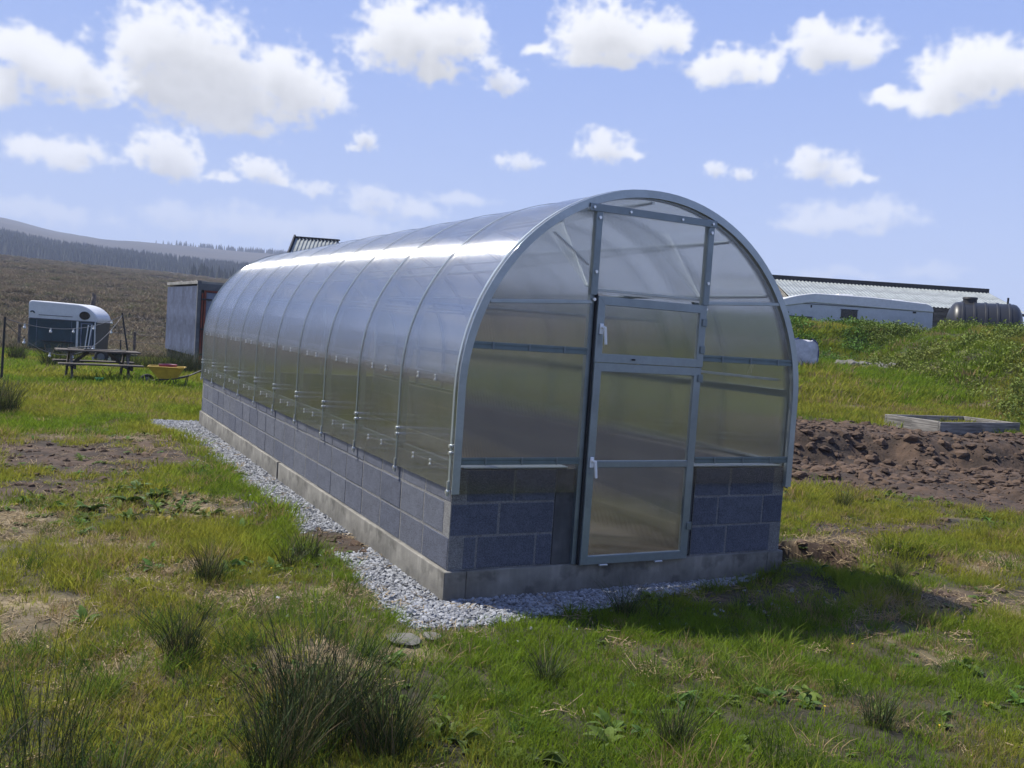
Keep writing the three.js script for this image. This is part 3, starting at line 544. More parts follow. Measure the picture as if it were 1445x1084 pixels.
{
  const mat = leafMat(0.55);
  const bands = [
    [1.0, 8.5, 300, [blades(34, 0.09, 0.025, 0.075, 0.0042, 0.9), blades(30, 0.10, 0.02, 0.06, 0.005, 1.3), blades(26, 0.075, 0.04, 0.115, 0.0045, 0.8)], 1],
    [8.5, 19, 130, [blades(34, 0.13, 0.03, 0.085, 0.0075, 1.0), blades(30, 0.13, 0.025, 0.07, 0.008, 1.3), blades(28, 0.11, 0.05, 0.13, 0.0075, 0.8)], 1.1],
    [19, 50, 42, [blades(34, 0.24, 0.05, 0.13, 0.015, 1.0), blades(32, 0.22, 0.05, 0.19, 0.014, 0.9)], 1.2],
  ];
  for (const [d0, d1, dens, geos, sc] of bands) {
    const lists = geos.map(() => []), area = (2 * d1) * (2 * d1);
    const N = Math.round(area * dens);
    for (let k = 0; k < N; k++) {
      const x = GATE[0] + rr(-d1, d1), z = GATE[1] + rr(-d1, d1 * 0.25);
      const D = Math.hypot(x - GATE[0], z - GATE[1]); if (D < d0 || D >= d1) continue;
      if (!viewed(D, x, z) || inHouse(x, z)) continue;
      const [F, R] = toFR(x, z);
      if (D > 42 && R < 2 && rnd() > (50 - D) / 8) continue;
      const soil = soilAt(x, z, F, R), grav = D < 20 ? gravelAt(x, z) : 0, straw = strawAt(x, z), thin = sst(0.30, 0.55, fbm(x * 1.1 + 3, z * 1.1 + 8, 4));
      if (rnd() > (1 - soil * 1.05) * (1 - grav * 1.1) * (1 - straw * 0.88) * mix(0.45, 1, thin)) continue;
      const tall = sst(0.5, 0.72, fbm(x * 0.6 + 33, z * 0.6, 3)), v = rnd() < 0.25 + 0.5 * tall ? geos.length - 1 : Math.floor(rnd() * geos.length);
      lists[v].push([x, land(x, z) - 0.006, z, rr(0, 6.28), rr(0.7, 1.25) * sc * mix(0.8, 1.3, tall), grassTint(x, z), rr(-0.15, 0.15), rr(-0.15, 0.15)]);
    }
    geos.forEach((g, i) => instanced('grass', g, mat, lists[i], 'short patchy pasture grass over the field', 'grass'));
    console.log('grass', lists.map((l) => l.length).join(' '));
  }
}
{ // taller dark-green and dead tufts among the short turf
  const g1 = blades(46, 0.085, 0.06, 0.20, 0.0042, 1.1, 3, 0.6), g2 = blades(40, 0.11, 0.05, 0.15, 0.0038, 1.5, 3, 0.8), l1 = [], l2 = [];
  for (let k = 0; k < 5200; k++) {
    const F = 1.4 + 17 * Math.pow(rnd(), 1.3), R = rr(-0.66, 0.66) * F, [x, z] = fromFR(F, R); if (inHouse(x, z, 0.05) || gravelAt(x, z) > 0.2 || soilAt(x, z, F, R) > 0.5) continue;
    const p = sst(0.5, 0.7, fbm(x * 1.3 + 44, z * 1.3, 3)) + 0.35 * (1 - sst(-1.2, 0.6, x - (z - 1) * -0.3)) * sst(-1.5, 0.6, z); if (rnd() > p + 0.05) continue;
    const v = rr(0.7, 1.25), dead = rnd() < 0.22; (dead ? l2 : l1).push([x, land(x, z) - 0.006, z, rr(0, 6.28), rr(0.6, 1.15) * (F > 8 ? 1.1 : 1), dead ? [0.26 * v, 0.19 * v, 0.10 * v] : rnd() < 0.4 ? [0.075 * v, 0.125 * v, 0.022 * v] : [0.15 * v, 0.21 * v, 0.03 * v], rr(-0.2, 0.2), rr(-0.2, 0.2)]);
  }
  instanced('grass', g1, leafMat(0.5), l1, 'taller green grass tufts standing out of the short turf', 'grass'); instanced('grass', g2, leafMat(0.3), l2, 'dead brown grass tufts lying in the turf', 'grass');
}
// scatter helper over a rectangle
function scatter(x0, x1, z0, z1, dens, keep, make) { const l = [], N = Math.round((x1 - x0) * (z1 - z0) * dens); for (let k = 0; k < N; k++) { const x = rr(x0, x1), z = rr(z0, z1), p = keep(x, z); if (p > 0 && rnd() < p) l.push(make(x, z)); } return l; }
const rock = (n, flat, seedN, sharp = 0.3) => { const g = new THREE.IcosahedronGeometry(1, n), p = g.attributes.position; for (let i = 0; i < p.count; i++) { const a = Math.round(p.getX(i) * 50), b = Math.round(p.getY(i) * 50), c = Math.round(p.getZ(i) * 50), f = 1 + sharp * (hash2(a * 31 + b + seedN * 77, c * 17 + b * 3) - 0.5) * 2; p.setXYZ(i, p.getX(i) * f * (1 + 0.25 * (seedN % 3)), p.getY(i) * f * flat, p.getZ(i) * f); } g.deleteAttribute('uv'); g.computeVertexNormals(); return g; };
{
  const stone = std({ color: lin(1, 1, 1), roughness: 0.9 });
  for (const [k, g] of [rock(0, 0.45, 1, 0.35), rock(0, 0.6, 2, 0.4), rock(0, 0.35, 3, 0.3)].entries()) {
    const mk = (x, z) => { const v = rr(0.14, 0.34), s = Math.pow(rnd(), 2) * 0.014 + 0.0055; return [x, land(x, z) + rr(0.0, 0.014), z, rr(0, 6.28), s, [v * 0.93, v * 0.96, v * 1.02], rr(-0.7, 0.7), rr(-0.7, 0.7)]; };
    const keep = (x, z) => inHouse(x, z, 0.02) ? 0 : gravelAt(x, z) + 0.004 * (1 - sst(0.2, 0.8, Math.max(-x - 0.4, z - 0.7)));
    instanced('gravel', g, stone, [...scatter(-1.1, 0, -10.4, 0.1, 2100, keep, mk), ...scatter(-0.5, 2.8, 0, 0.9, 2500, keep, mk)], 'pale grey crushed stone spread along the footing', 'gravel');
  }
  const clod = std({ color: lin(1, 1, 1), roughness: 1 });
  for (const [k, g] of [rock(1, 0.7, 4, 0.28), rock(1, 0.55, 5, 0.32)].entries()) {
    const mk = (x, z) => { const F = toFR(x, z)[0], v = rr(0.7, 1.25), s = (Math.pow(rnd(), 8) * 0.085 + 0.007) * (F > 13 ? 1.1 : 0.55); return [x, land(x, z) - s * 0.1, z, rr(0, 6.28), s, [0.072 * v, 0.046 * v, 0.030 * v], rr(-0.4, 0.4), rr(-0.4, 0.4)]; };
    instanced('soil_clods', g, clod, [...scatter(3, 16, -10, 2, 120, (x, z) => soilAt(x, z) * 0.9, mk), ...scatter(-4, 0, -9, 0, 90, (x, z) => soilAt(x, z) * 0.6, mk), ...scatter(0.1, 2.8, -9.9, -0.2, 40, () => 1, mk)], 'loose brown clods of freshly dug earth', 'soil');
  }
  const strawG = (() => { const l = []; for (let k = 0; k < 9; k++) l.push(bx(rr(0.03, 0.10), 0.0018, rr(0.002, 0.005), rr(-0.06, 0.06), rr(0.002, 0.02), rr(-0.06, 0.06), rr(-0.3, 0.3), rr(0, 6.28), rr(-0.25, 0.25), 0.0002)); return merge(l); })();
  const mk = (x, z) => { const v = rr(0.7, 1.25); return [x, land(x, z) + 0.002, z, rr(0, 6.28), rr(0.7, 1.3), [0.28 * v, 0.21 * v, 0.115 * v], rr(-0.2, 0.2), rr(-0.2, 0.2)]; };
  instanced('straw', strawG, std({ color: lin(1, 1, 1), roughness: 0.9 }), [...scatter(-4.5, 7, -9, 4, 120, (x, z) => inHouse(x, z) ? 0 : strawAt(x, z) * 0.9 + soilAt(x, z) * 0.12 * (x < 3 ? 1 : 0.5) + 0.03, mk), ...scatter(3.1, 4.6, -0.9, 0.1, 150, () => 0.7, mk)], 'dead straw and dry grass litter on bare patches', 'straw');
}
// broad-leaved weeds among the grass
function leafShape(L, Wd, seg, bend, fold = 0.25) { const P = []; let prev = null; for (let s = 0; s <= seg; s++) { const t = s / seg, w = Wd * Math.sin(Math.PI * Math.min(1, 0.06 + t * 0.94)) * (1 - 0.25 * t), x = L * (t - 0.12 * bend * t * t), y = L * (0.55 * t - 0.62 * bend * t * t), row = [[x, y + w * fold, -w], [x, y, 0], [x, y + w * fold, w]]; if (prev) for (let k = 0; k < 2; k++) P.push(...prev[k], ...prev[k + 1], ...row[k + 1], ...prev[k], ...row[k + 1], ...row[k]); prev = row; } const g = new THREE.BufferGeometry(); g.setAttribute('position', new THREE.Float32BufferAttribute(P, 3)); g.computeVertexNormals(); return g; }
const rosette = (n, L0, L1, w, up) => { const l = []; for (let k = 0; k < n; k++) { const L = rr(L0, L1); l.push(clean(place(leafShape(L, L * w * rr(0.8, 1.2), 5, rr(0.5, 1.25)), 0, 0, 0, rr(-0.3, 0.3), 0, rr(0, up)).applyMatrix4(new THREE.Matrix4().makeRotationY(k * 2.4 + rr(-0.4, 0.4))))); } return mergeGeometries(l); };
const weedMat = phys({ color: lin(1, 1, 1), roughness: 0.75, transmission: 0.35, thickness: 0, ior: 1.3, specularIntensity: 0.35 });
{
  const tint = () => { const v = rr(0.7, 1.25); return rnd() < 0.03 ? [0.30 * v, 0.24 * v, 0.05] : [0.085 * v * rr(0.8, 1.3), 0.14 * v, 0.028 * v]; };
  const mk = (x, z) => [x, land(x, z), z, rr(0, 6.28), rr(0.6, 1.3), tint(), rr(-0.15, 0.15), rr(-0.15, 0.15)];
  const keep = (x, z) => { if (inHouse(x, z, 0.1) || gravelAt(x, z) > 0.3) return 0; const D = Math.hypot(x + 2.47, z - 5.49); if (D < 1.2 || !viewed(D, x, z)) return 0; return sst(0.52, 0.66, fbm(x * 0.8 + 70, z * 0.8 + 12, 3)) * 0.7 + 0.04; };
  instanced('weeds', rosette(7, 0.03, 0.07, 0.36, 0.5), weedMat, scatter(-5, 8, -9, 4.6, 42, keep, mk), 'low broad-leaved weeds scattered through the grass', 'weeds');
  instanced('weeds', rosette(9, 0.05, 0.13, 0.2, 0.6), weedMat, [...scatter(-5, 8, -9, 4.6, 9, keep, mk), ...scatter(-2.3, -0.9, -4.6, -2.6, 26, (x, z) => ell(x, z, -1.6, -3.5, 0.7, 0.9), mk)], 'tufts of long-leaved weeds scattered through the grass', 'weeds');
  const fl = merge([0, 1, 2, 3, 4].map((k) => { const g = new THREE.CircleGeometry(0.0035, 5); return place(g, 0.004 * Math.cos(k * 1.257), 0.07, 0.004 * Math.sin(k * 1.257), -1.2, k, 0); }).concat([cyl([0, 0, 0], [0, 0.07, 0], 0.001, 0.001, 4)]));
  instanced('buttercups', fl, std({ color: lin(0.62, 0.42, 0.02), roughness: 0.7 }), scatter(-3, 5, -3, 4.4, 1.2, (x, z) => inHouse(x, z, 0.3) ? 0 : 0.6, (x, z) => [x, land(x, z), z, rr(0, 6), rr(0.6, 1.0), null]), 'tiny yellow flowers dotted in the grass', 'flowers');
}
// rush clumps: upright round stems
const rushGeos = [[420, 0.14, 0.16, 0.60, 0.75], [240, 0.09, 0.12, 0.44, 0.8], [620, 0.21, 0.18, 0.70, 0.8], [130, 0.07, 0.10, 0.32, 0.9], [150, 0.20, 0.30, 0.85, 0.7]].map(([n, r, h0, h1, l]) => { const g = blades(n, r, h0, h1, 0.0036, l, 4, 0.3), c = new Float32Array(g.attributes.position.count * 3), per = 21; for (let i = 0; i < g.attributes.position.count; i += per) { const d = rnd(), v = rr(0.6, 1.3), col = d < 0.20 ? [0.15, 0.112, 0.06] : d < 0.36 ? [0.085, 0.10, 0.03] : [0.036, 0.058, 0.020]; for (let k = i; k < Math.min(i + per, g.attributes.position.count); k++) c.set(col.map((q) => q * v), k * 3); } g.setAttribute('color', new THREE.BufferAttribute(c, 3)); return g; });
const rushMat = phys({ vertexColors: true, roughness: 0.6, transmission: 0.15, thickness: 0, ior: 1.35, specularIntensity: 0.5 });
function rush(v, x, z, s, label, sy = 1) { const m = single('rush_clump', rushGeos[v], rushMat, label, 'rush clump', [x, land(x, z) - 0.02, z], rr(0, 6.28), 'rush clumps in the field'); m.scale.set(s, s * sy, s); return m; }
rush(2, -1.32, 1.66, 1.0, 'large dense dark rush clump by the flat grey stone in the foreground grass');
rush(0, -1.08, 1.86, 0.95, 'dark rush clump on the side of the largest clump that faces the door', 0.9);
rush(0, -1.55, 1.95, 0.8, 'sparser green rush clump against the largest clump');
rush(4, -2.42, 1.75, 0.85, 'tall loose rush clump with long thin stems, apart from the largest clump');
rush(4, -2.75, 2.15, 0.8, 'tall loose rush clump behind the long thin-stemmed one'); rush(0, -2.2, 2.3, 0.8, 'green rush clump between the loose clumps and the largest one'); rush(4, -2.95, 1.35, 0.8, 'loose rush clump at the edge of the foreground thicket');
rush(1, -1.74, 0.64, 0.95, 'small upright dark rush clump standing alone beyond the largest clump');
rush(1, -1.38, -0.72, 0.85, 'stubby dark rush clump beside the brown straw patch');
rush(3, -0.6, -1.2, 1.1, 'low dark rush clump by the gravel strip near the soil gap'); rush(3, -0.78, -1.05, 0.9, 'small rush tuft next to the clump by the gravel strip');
rush(1, 1.02, 0.60, 0.72, 'small dark rush clump on the gravel edge in front of the door'); rush(3, 1.2, 0.72, 0.6, 'short rush tuft beside the clump in front of the door');
rush(1, 6.14, -2.33, 0.75, 'green rush clump on the bare soil beyond the greenhouse'); rush(1, 0.12, 2.3, 0.75, 'mid-sized rush clump in the foreground lawn'); rush(3, -0.03, 1.42, 0.9, 'low rush clump in the lawn halfway to the door'); rush(3, 1.29, 2.41, 0.9, 'thin rush tuft in the foreground lawn by the dark dock plant'); rush(1, 3.9, 0.35, 0.5, 'short rush tuft in the shadow by the hole'); rush(3, 3.4, 0.75, 0.7, 'thin tuft at the rim of the greenhouse shadow');
rush(2, -2.85, -11.3, 1.15, 'big bushy rush clump by the black line post'); rush(0, -3.1, -11.9, 1.2, 'rush clump behind the bushy one by the black line post');
{ const far = [[27, -13.4, 1.5, 'tall dark rush clump between the picnic table and the horse trailer'], [27.6, -13.1, 1.3, 'rush clump just behind the one between picnic table and horse trailer'], [29.5, -11.5, 1.2, 'rush clump by the foot of the leaning line post'], [29.2, -10.7, 1.5, 'tall rush clump hiding the near corner of the blue box body'], [28.6, -10.2, 1.4, 'tall rush clump below the red door frame of the box body'], [29, -9.9, 1.4, 'rush clump between the red door frame and the greenhouse wall'], [30, -12.3, 1.1, 'rush clump beside the small low trailer'], [30.2, -16.2, 1.3, 'rush clump in front of the horse trailer wheels'], [29, -16.9, 1.1, 'rush clump in front of the rear end of the horse trailer']]; for (const [F, R, s, l] of far) { const [x, z] = fromFR(F, R); rush(2, x, z, s, l); } }
// dock plants
const dockGeo = rosette(11, 0.12, 0.24, 0.24, 0.6), dockMat = phys({ color: lin(0.07, 0.12, 0.03), roughness: 0.65, transmission: 0.3, thickness: 0, ior: 1.3, specularIntensity: 0.4 });
for (const [x, z, s, l] of [[-1.62, -3.5, 1, 'leafy green dock plant in the weeds beside the dug soil'], [-1.35, -3.75, 0.85, 'dock plant on the greenhouse side of the weed patch'], [-1.95, -3.2, 0.9, 'dock plant on the straw side of the weed patch'], [-1.5, -4.2, 0.8, 'dock plant at the edge of the bare dug soil'], [0.99, 1.99, 0.55, 'dark wilted dock plant in the foreground lawn'], [1.12, 2.1, 0.45, 'small dock plant beside the wilted one'], [-1.2, 1.0, 0.5, 'small dock plant between the largest rush clump and the lone upright one']]) { const m = single('dock_plant', dockGeo, dockMat, l, 'dock plant', [x, land(x, z), z], rr(0, 6.28), 'dock plants'); m.scale.setScalar(s); }
// flat stones
for (const [x, z, s, l] of [[-0.54, 0.65, 0.09, 'flat grey stone lying in the foreground grass'], [-0.36, 0.66, 0.055, 'small flat grey stone beside the larger one']]) { const m = single('flat_stone', rock(1, 0.22, 7, 0.15), M.cement, l, 'stone', [x, land(x, z) + 0.02, z], rr(0, 6), 'flat stones'); m.scale.setScalar(s); }
// brambles and nettles on the bank
{
  const g = (() => { const l = []; for (let k = 0; k < 46; k++) { const L = rr(0.05, 0.11), a = rr(0, 6.28), r = 0.34 * Math.sqrt(rnd()), y = rr(0.02, 0.34) * (1 - r * 1.2); l.push(clean(place(leafShape(L, L * 0.34, 3, rr(0.3, 1.1)), 0, 0, 0, rr(-0.5, 0.5), rr(0, 6.28), rr(-0.6, 0.7)).translate(Math.cos(a) * r, y, Math.sin(a) * r))); } return mergeGeometries(l); })();
  const l = [];
  const add = (F, R, s, tint) => { const [x, z] = fromFR(F, R); l.push([x, land(x, z) - 0.05, z, rr(0, 6.28), s, tint, rr(-0.25, 0.25), rr(-0.25, 0.25), rr(0.8, 1.5)]); };
  for (let k = 0; k < 16000; k++) {
    const F = rr(17, 37), R = rr(2.5, 20); const [x, z] = fromFR(F, R), wob = (fbm(x * 0.25, z * 0.25 + 30, 3) - 0.5) * 2.2;
    const across = sst(27.8, 29.6, F + wob * 0.8), along = sst(10.0, 11.4, R + wob * 0.7) * sst(16, 19, F), p = Math.max(across * (1 - sst(33.4, 35, F)), along * (1 - sst(14.6, 16, R))), gap = sst(0.40, 0.56, fbm(x * 0.55 + 2, z * 0.55, 3));
    if (rnd() > p * mix(0.1, 1, gap)) continue;
    const v = rr(0.65, 1.3), n = fbm(x * 0.5, z * 0.5 + 9, 3), green = across > along ? 1 : n;
    add(F, R, rr(0.35, 1.0), [mix(0.19, 0.085, green) * v, mix(0.195, 0.165, green) * v, mix(0.045, 0.026, green) * v]);
  }
  instanced('brambles', g, weedMat, l, 'dense brambles and nettles covering the bank', 'brambles');
  console.log('brambles', l.length);
}
// tussocks and heather on the moor
{
  const tus = blades(60, 0.42, 0.15, 0.5, 0.03, 1.2, 2), l = [], d = [];
  for (let k = 0; k < 52000; k++) {
    const t = rr(-0.68, -0.1), F = 40 + 300 * Math.pow(rnd(), 1.35), R = t * F, [x, z] = fromFR(F, R); const f = fbm(x * 0.12, z * 0.12, 4), dk = sst(0.54, 0.66, f), v = rr(0.7, 1.25), s = rr(0.5, 1.1) * (1 + F / 260);
    if (rnd() < dk * 0.8) d.push([x, land(x, z) - 0.1, z, rr(0, 6), s * 0.55, [0.06 * v, 0.052 * v, 0.038 * v], 0, 0, rr(0.5, 1)]);
    else l.push([x, land(x, z) - 0.03, z, rr(0, 6), s, rnd() < 0.2 ? [0.14 * v, 0.14 * v, 0.06 * v] : [0.22 * v, 0.172 * v, 0.104 * v]]);
  }
  instanced('moor_grass', tus, needleMat, l, 'bleached tussock grass over the moor', 'moor grass');
  const hg = (() => { const q = []; for (let k = 0; k < 60; k++) { const a = rr(0, 6.28), r = 0.9 * Math.sqrt(rnd()), L = rr(0.12, 0.3); q.push(clean(place(leafShape(L, L * 0.3, 2, 0.6), Math.cos(a) * r, rr(0, 0.75) * (1 - r * 0.7), Math.sin(a) * r, rr(-1, 1), rr(0, 6), rr(-0.5, 1)))); } return mergeGeometries(q); })();
  instanced('heather', hg, needleMat, d, 'dark heather and gorse patches on the moor', 'heather');
}
console.log('cover');
// ---------------------------------------------------------------- things in the field
const FACE = -0.481;                                     // turned to look down the field
const atFR = (F, R, dy = 0) => { const [x, z] = fromFR(F, R); return [x, land(x, z) + dy, z]; };
const paint = (r, g, b, rough = 0.5, metal = 0) => std({ color: lin(r, g, b), roughness: rough, metalness: metal, map: rep(grimeMap, 0.6) });
Object.assign(M, {
  white: std({ color: lin(0.72, 0.73, 0.74), roughness: 0.35, map: rep(softMap, 0.6) }), teal: paint(0.012, 0.05, 0.075, 0.4), black: paint(0.02, 0.02, 0.022, 0.55), rubber: paint(0.025, 0.025, 0.026, 0.85), glassDark: phys({ color: lin(0.01, 0.012, 0.014), roughness: 0.08 }),
  greyWood: std({ color: lin(0.175, 0.15, 0.125), map: rep(grainMap, 0.8, 1.6), roughness: 0.92, bumpMap: rep(grainMap, 0.8, 1.6), bumpScale: 0.003 }),
  paleWood: std({ color: lin(0.33, 0.31, 0.28), map: rep(grainMap, 0.8, 1.6), roughness: 0.92, bumpMap: rep(grainMap, 0.8, 1.6), bumpScale: 0.003 }),
  rust: paint(0.24, 0.05, 0.025, 0.7), boxBlue: paint(0.22, 0.25, 0.35, 0.55), boxGrey: paint(0.16, 0.165, 0.18, 0.7), roofGrey: paint(0.33, 0.36, 0.36, 0.5, 0.2), darkSteel: paint(0.06, 0.06, 0.065, 0.6, 0.4), yellow: paint(0.68, 0.46, 0.06, 0.45), magenta: paint(0.20, 0.02, 0.085, 0.5), green: paint(0.02, 0.26, 0.09, 0.4), bagWhite: paint(0.66, 0.66, 0.72, 0.8), strapBlue: paint(0.03, 0.05, 0.22, 0.7), tank: std({ color: lin(0.014, 0.015, 0.017), roughness: 0.42 }), caravan: std({ color: lin(0.55, 0.58, 0.62), roughness: 0.35, map: rep(softMap, 0.6) }),
});
// picnic table
{
  const t = thing('picnic_table', 'weathered grey timber picnic table with attached benches on the grass', 'picnic table', atFR(22.4, -10.05), FACE + 0.55);
  for (let k = 0; k < 5; k++) part('top_board', bx(1.85, 0.038, 0.138, rr(-0.01, 0.01), 0.735, -0.3 + k * 0.15), M.greyWood, t);
  for (const s of [-1, 1]) for (let k = 0; k < 2; k++) part('bench_board', bx(1.85, 0.038, 0.135, 0, 0.44, s * (0.6 + k * 0.148)), M.greyWood, t);
  for (const x of [-0.62, 0.62]) {
    for (const s of [-1, 1]) part('leg', bar([x, 0.0, s * 0.72], [x, 0.715, s * 0.22], 0.045, 0.11), M.greyWood, t);
    part('bench_bearer', bx(0.045, 0.10, 1.52, x + 0.045, 0.37, 0), M.greyWood, t); part('top_bearer', bx(0.045, 0.09, 0.7, x + 0.045, 0.67, 0), M.greyWood, t);
    part('brace', bar([x, 0.36, 0], [x * 0.35, 0.70, 0], 0.04, 0.07), M.greyWood, t);
  }
  for (const [p, q] of [[t.position, -0.45]]) { const m = single('plank', bar([-0.25, 0.762, 0.05], [0.25, 0.83, -0.02], 0.12, 0.02), M.paleWood, 'loose pale board resting on the picnic table top', 'plank', [p.x - 0.42, p.y + 0.01, p.z + 0.1], FACE + 0.2); }
  const q = single('plank', bx(0.95, 0.022, 0.1, 0, 0.766, 0), M.paleWood, 'long thin board lying flat on the picnic table top', 'plank', [t.position.x + 0.15, t.position.y, t.position.z], FACE + 0.62);
}
// wheelbarrow with a bucket in it
{
  const w = thing('wheelbarrow', 'yellow wheelbarrow standing beside the picnic table', 'wheelbarrow', atFR(22.0, -8.2), FACE + 0.25); w.scale.setScalar(0.82);
  const tray = (inset, y0, y1) => { const top = [[-0.52, 0.33], [0.46, 0.31], [0.46, -0.31], [-0.52, -0.33]], bot = [[-0.22, 0.2], [0.26, 0.2], [0.26, -0.2], [-0.22, -0.2]], P = []; const T = (k) => [top[k % 4][0] * (1 - inset), y1, top[k % 4][1] * (1 - inset)], B = (k) => [bot[k % 4][0] * (1 - inset), y0, bot[k % 4][1] * (1 - inset)]; for (let k = 0; k < 4; k++) P.push(...B(k), ...B(k + 1), ...T(k + 1), ...B(k), ...T(k + 1), ...T(k)); P.push(...B(0), ...B(2), ...B(1), ...B(0), ...B(3), ...B(2)); const g = new THREE.BufferGeometry(); g.setAttribute('position', new THREE.Float32BufferAttribute(P, 3)); g.computeVertexNormals(); return metreUV(g); };
  part('tray', [tray(0, 0.28, 0.62), tray(0.025, 0.29, 0.622)], M.yellow, w);
  part('rim', tube([[-0.52, 0.62, 0.33], [0.46, 0.62, 0.31], [0.46, 0.62, -0.31], [-0.52, 0.62, -0.33], [-0.52, 0.62, 0.33]].flatMap((p, i, a) => i < 4 ? [p, p.map((v, k) => mix(v, a[i + 1][k], 0.5))] : [p]), 0.014, 48), M.yellow, w);
  for (const s of [-1, 1]) { part('handle', tube([[-0.5, 0.2, s * 0.06], [-0.1, 0.25, s * 0.24], [0.5, 0.36, s * 0.29], [1.0, 0.60, s * 0.29]], 0.016, 16), M.darkSteel, w); part('leg', tube([[0.18, 0.28, s * 0.26], [0.3, 0.0, s * 0.27], [0.46, 0.02, s * 0.27], [0.56, 0.40, s * 0.29]], 0.014, 14), M.darkSteel, w); }
  const wh = part('wheel', new THREE.TorusGeometry(0.15, 0.045, 8, 20).translate(-0.55, 0.195, 0), M.rubber, w); part('hub', cyl([-0.55, 0.195, -0.05], [-0.55, 0.195, 0.05], 0.10, 0.10, 14), M.boxGrey, wh);
  const b = thing('bucket', 'dark magenta bucket sitting in the yellow wheelbarrow', 'bucket', [w.position.x, w.position.y + 0.25, w.position.z], 0.3); b.scale.setScalar(0.85);
  part('body', new THREE.LatheGeometry([[0, 0], [0.17, 0], [0.24, 0.36], [0.255, 0.37], [0.245, 0.375], [0.23, 0.36], [0.16, 0.02], [0, 0.02]].map((p) => new THREE.Vector2(...p)), 20), M.magenta, b);
}
{ const p = atFR(21.4, -9.55); single('plant_pot', new THREE.LatheGeometry([[0, 0], [0.06, 0], [0.085, 0.15], [0.095, 0.15], [0.095, 0.17], [0.08, 0.17], [0.055, 0.02], [0, 0.02]].map((q) => new THREE.Vector2(...q)), 14), M.green, 'small green plastic pot in the grass before the picnic table', 'plant pot', [p[0], p[1] - 0.01, p[2]]); }
// horse trailer
{
  const t = thing('horse_trailer', 'horse trailer with white roof and dark teal sides parked at the moor edge', 'trailer', atFR(38.5, -18.5), FACE + 0.06); t.scale.setScalar(0.9);
  const prof = (pts, d, bev = 0.03) => { const s = new THREE.Shape(); s.moveTo(...pts[0]); for (const p of pts.slice(1)) p.length === 2 ? s.lineTo(...p) : s.quadraticCurveTo(...p); s.closePath(); const g = new THREE.ExtrudeGeometry(s, { depth: d - 2 * bev, bevelEnabled: true, bevelSize: bev, bevelThickness: bev, bevelSegments: 2, curveSegments: 10 }); return metreUV(clean(g.translate(0, 0, -d / 2 + bev))); };
  part('body', prof([[-1.48, 0.42], [1.42, 0.42], [1.50, 1.68], [-1.48, 1.68]], 1.66, 0.02), M.teal, t);
  const roof = part('roof', prof([[-1.46, 1.72], [1.49, 1.72], [1.52, 2.0, 1.15, 2.24], [0.9, 2.38, 0.6, 2.40], [-1.36, 2.45], [-1.46, 2.44, -1.47, 2.35]], 1.66, 0.05), M.white, t);
  part('roof_vent', bx(0.5, 0.05, 0.4, 0.2, 2.425, 0, 0, 0, 0, 0.015), M.white, roof);
  part('roof_crease', bx(1.5, 0.03, 0.012, -0.3, 1.87, 0.834), M.boxGrey, roof);
  const win = part('window', (() => { const g = new THREE.CylinderGeometry(0.2, 0.2, 0.02, 24); g.rotateX(Math.PI / 2); g.scale(1.1, 0.86, 1); return g.translate(0.98, 1.96, 0.836); })(), M.glassDark, t);
  part('window_rim', new THREE.TorusGeometry(0.2, 0.018, 6, 24).scale(1.1, 0.86, 1).translate(0.98, 1.96, 0.845), M.black, win);
  part('badge', new THREE.TorusGeometry(0.09, 0.03, 5, 10, 2.6).translate(-1.33, 1.93, 0.836), M.teal, roof);
  part('front_post', bx(0.09, 1.26, 0.03, 0.68, 1.06, 0.84), M.white, t); part('corner_post', bx(0.05, 1.26, 0.05, 1.46, 1.06, 0.82), M.white, t); part('corner_post', bx(0.04, 1.26, 0.05, -1.46, 1.06, 0.82), M.boxGrey, t);
  part('side_rail', bx(2.9, 0.04, 0.02, 0, 1.70, 0.845), M.boxGrey, t);
  part('panel_seam', bx(0.015, 1.2, 0.012, 0.42, 1.05, 0.834), M.boxBlue, t); part('panel_seam', bx(0.015, 1.2, 0.012, -1.12, 1.05, 0.834), M.boxBlue, t);
  part('groom_door', [bx(0.05, 1.15, 0.03, 0.86, 1.05, 0.855), bx(0.05, 1.15, 0.03, 1.33, 1.05, 0.855), bx(0.5, 0.05, 0.028, 1.095, 1.6, 0.855)], M.boxBlue, t);
  part('leaning_frame', [bar([1.08, 0.40, 0.95], [1.18, 1.55, 0.88], 0.05, 0.03), bar([1.22, 0.40, 0.95], [1.33, 1.55, 0.88], 0.05, 0.03), bar([1.07, 0.42, 0.955], [1.23, 0.42, 0.955], 0.04, 0.03)], M.white, t);
  for (const x of [-0.52, 0.18]) for (const s of [-1, 1]) { const w = part('wheel', new THREE.TorusGeometry(0.25, 0.085, 8, 24).translate(x, 0.335, s * 0.75), M.rubber, t); part('rim', cyl([x, 0.335, s * 0.75 - 0.05], [x, 0.335, s * 0.75 + 0.05], 0.2, 0.2, 16), M.boxGrey, w); }
  part('mudguard', bx(1.4, 0.04, 0.22, -0.17, 0.71, 0.84, 0, 0, 0, 0.015), M.black, t);
  part('chassis', [bx(2.9, 0.09, 1.5, 0, 0.375, 0), bar([1.4, 0.36, 0.5], [2.6, 0.40, 0], 0.07, 0.07), bar([1.4, 0.36, -0.5], [2.6, 0.40, 0], 0.07, 0.07)], M.darkSteel, t);
  part('jockey_stand', [cyl([2.35, 0.08, 0.06], [2.35, 0.95, 0.06], 0.03, 0.03, 10), cyl([2.35, 0.08, 0.03], [2.35, 0.08, 0.10], 0.08, 0.08, 12)], M.darkSteel, t);
}
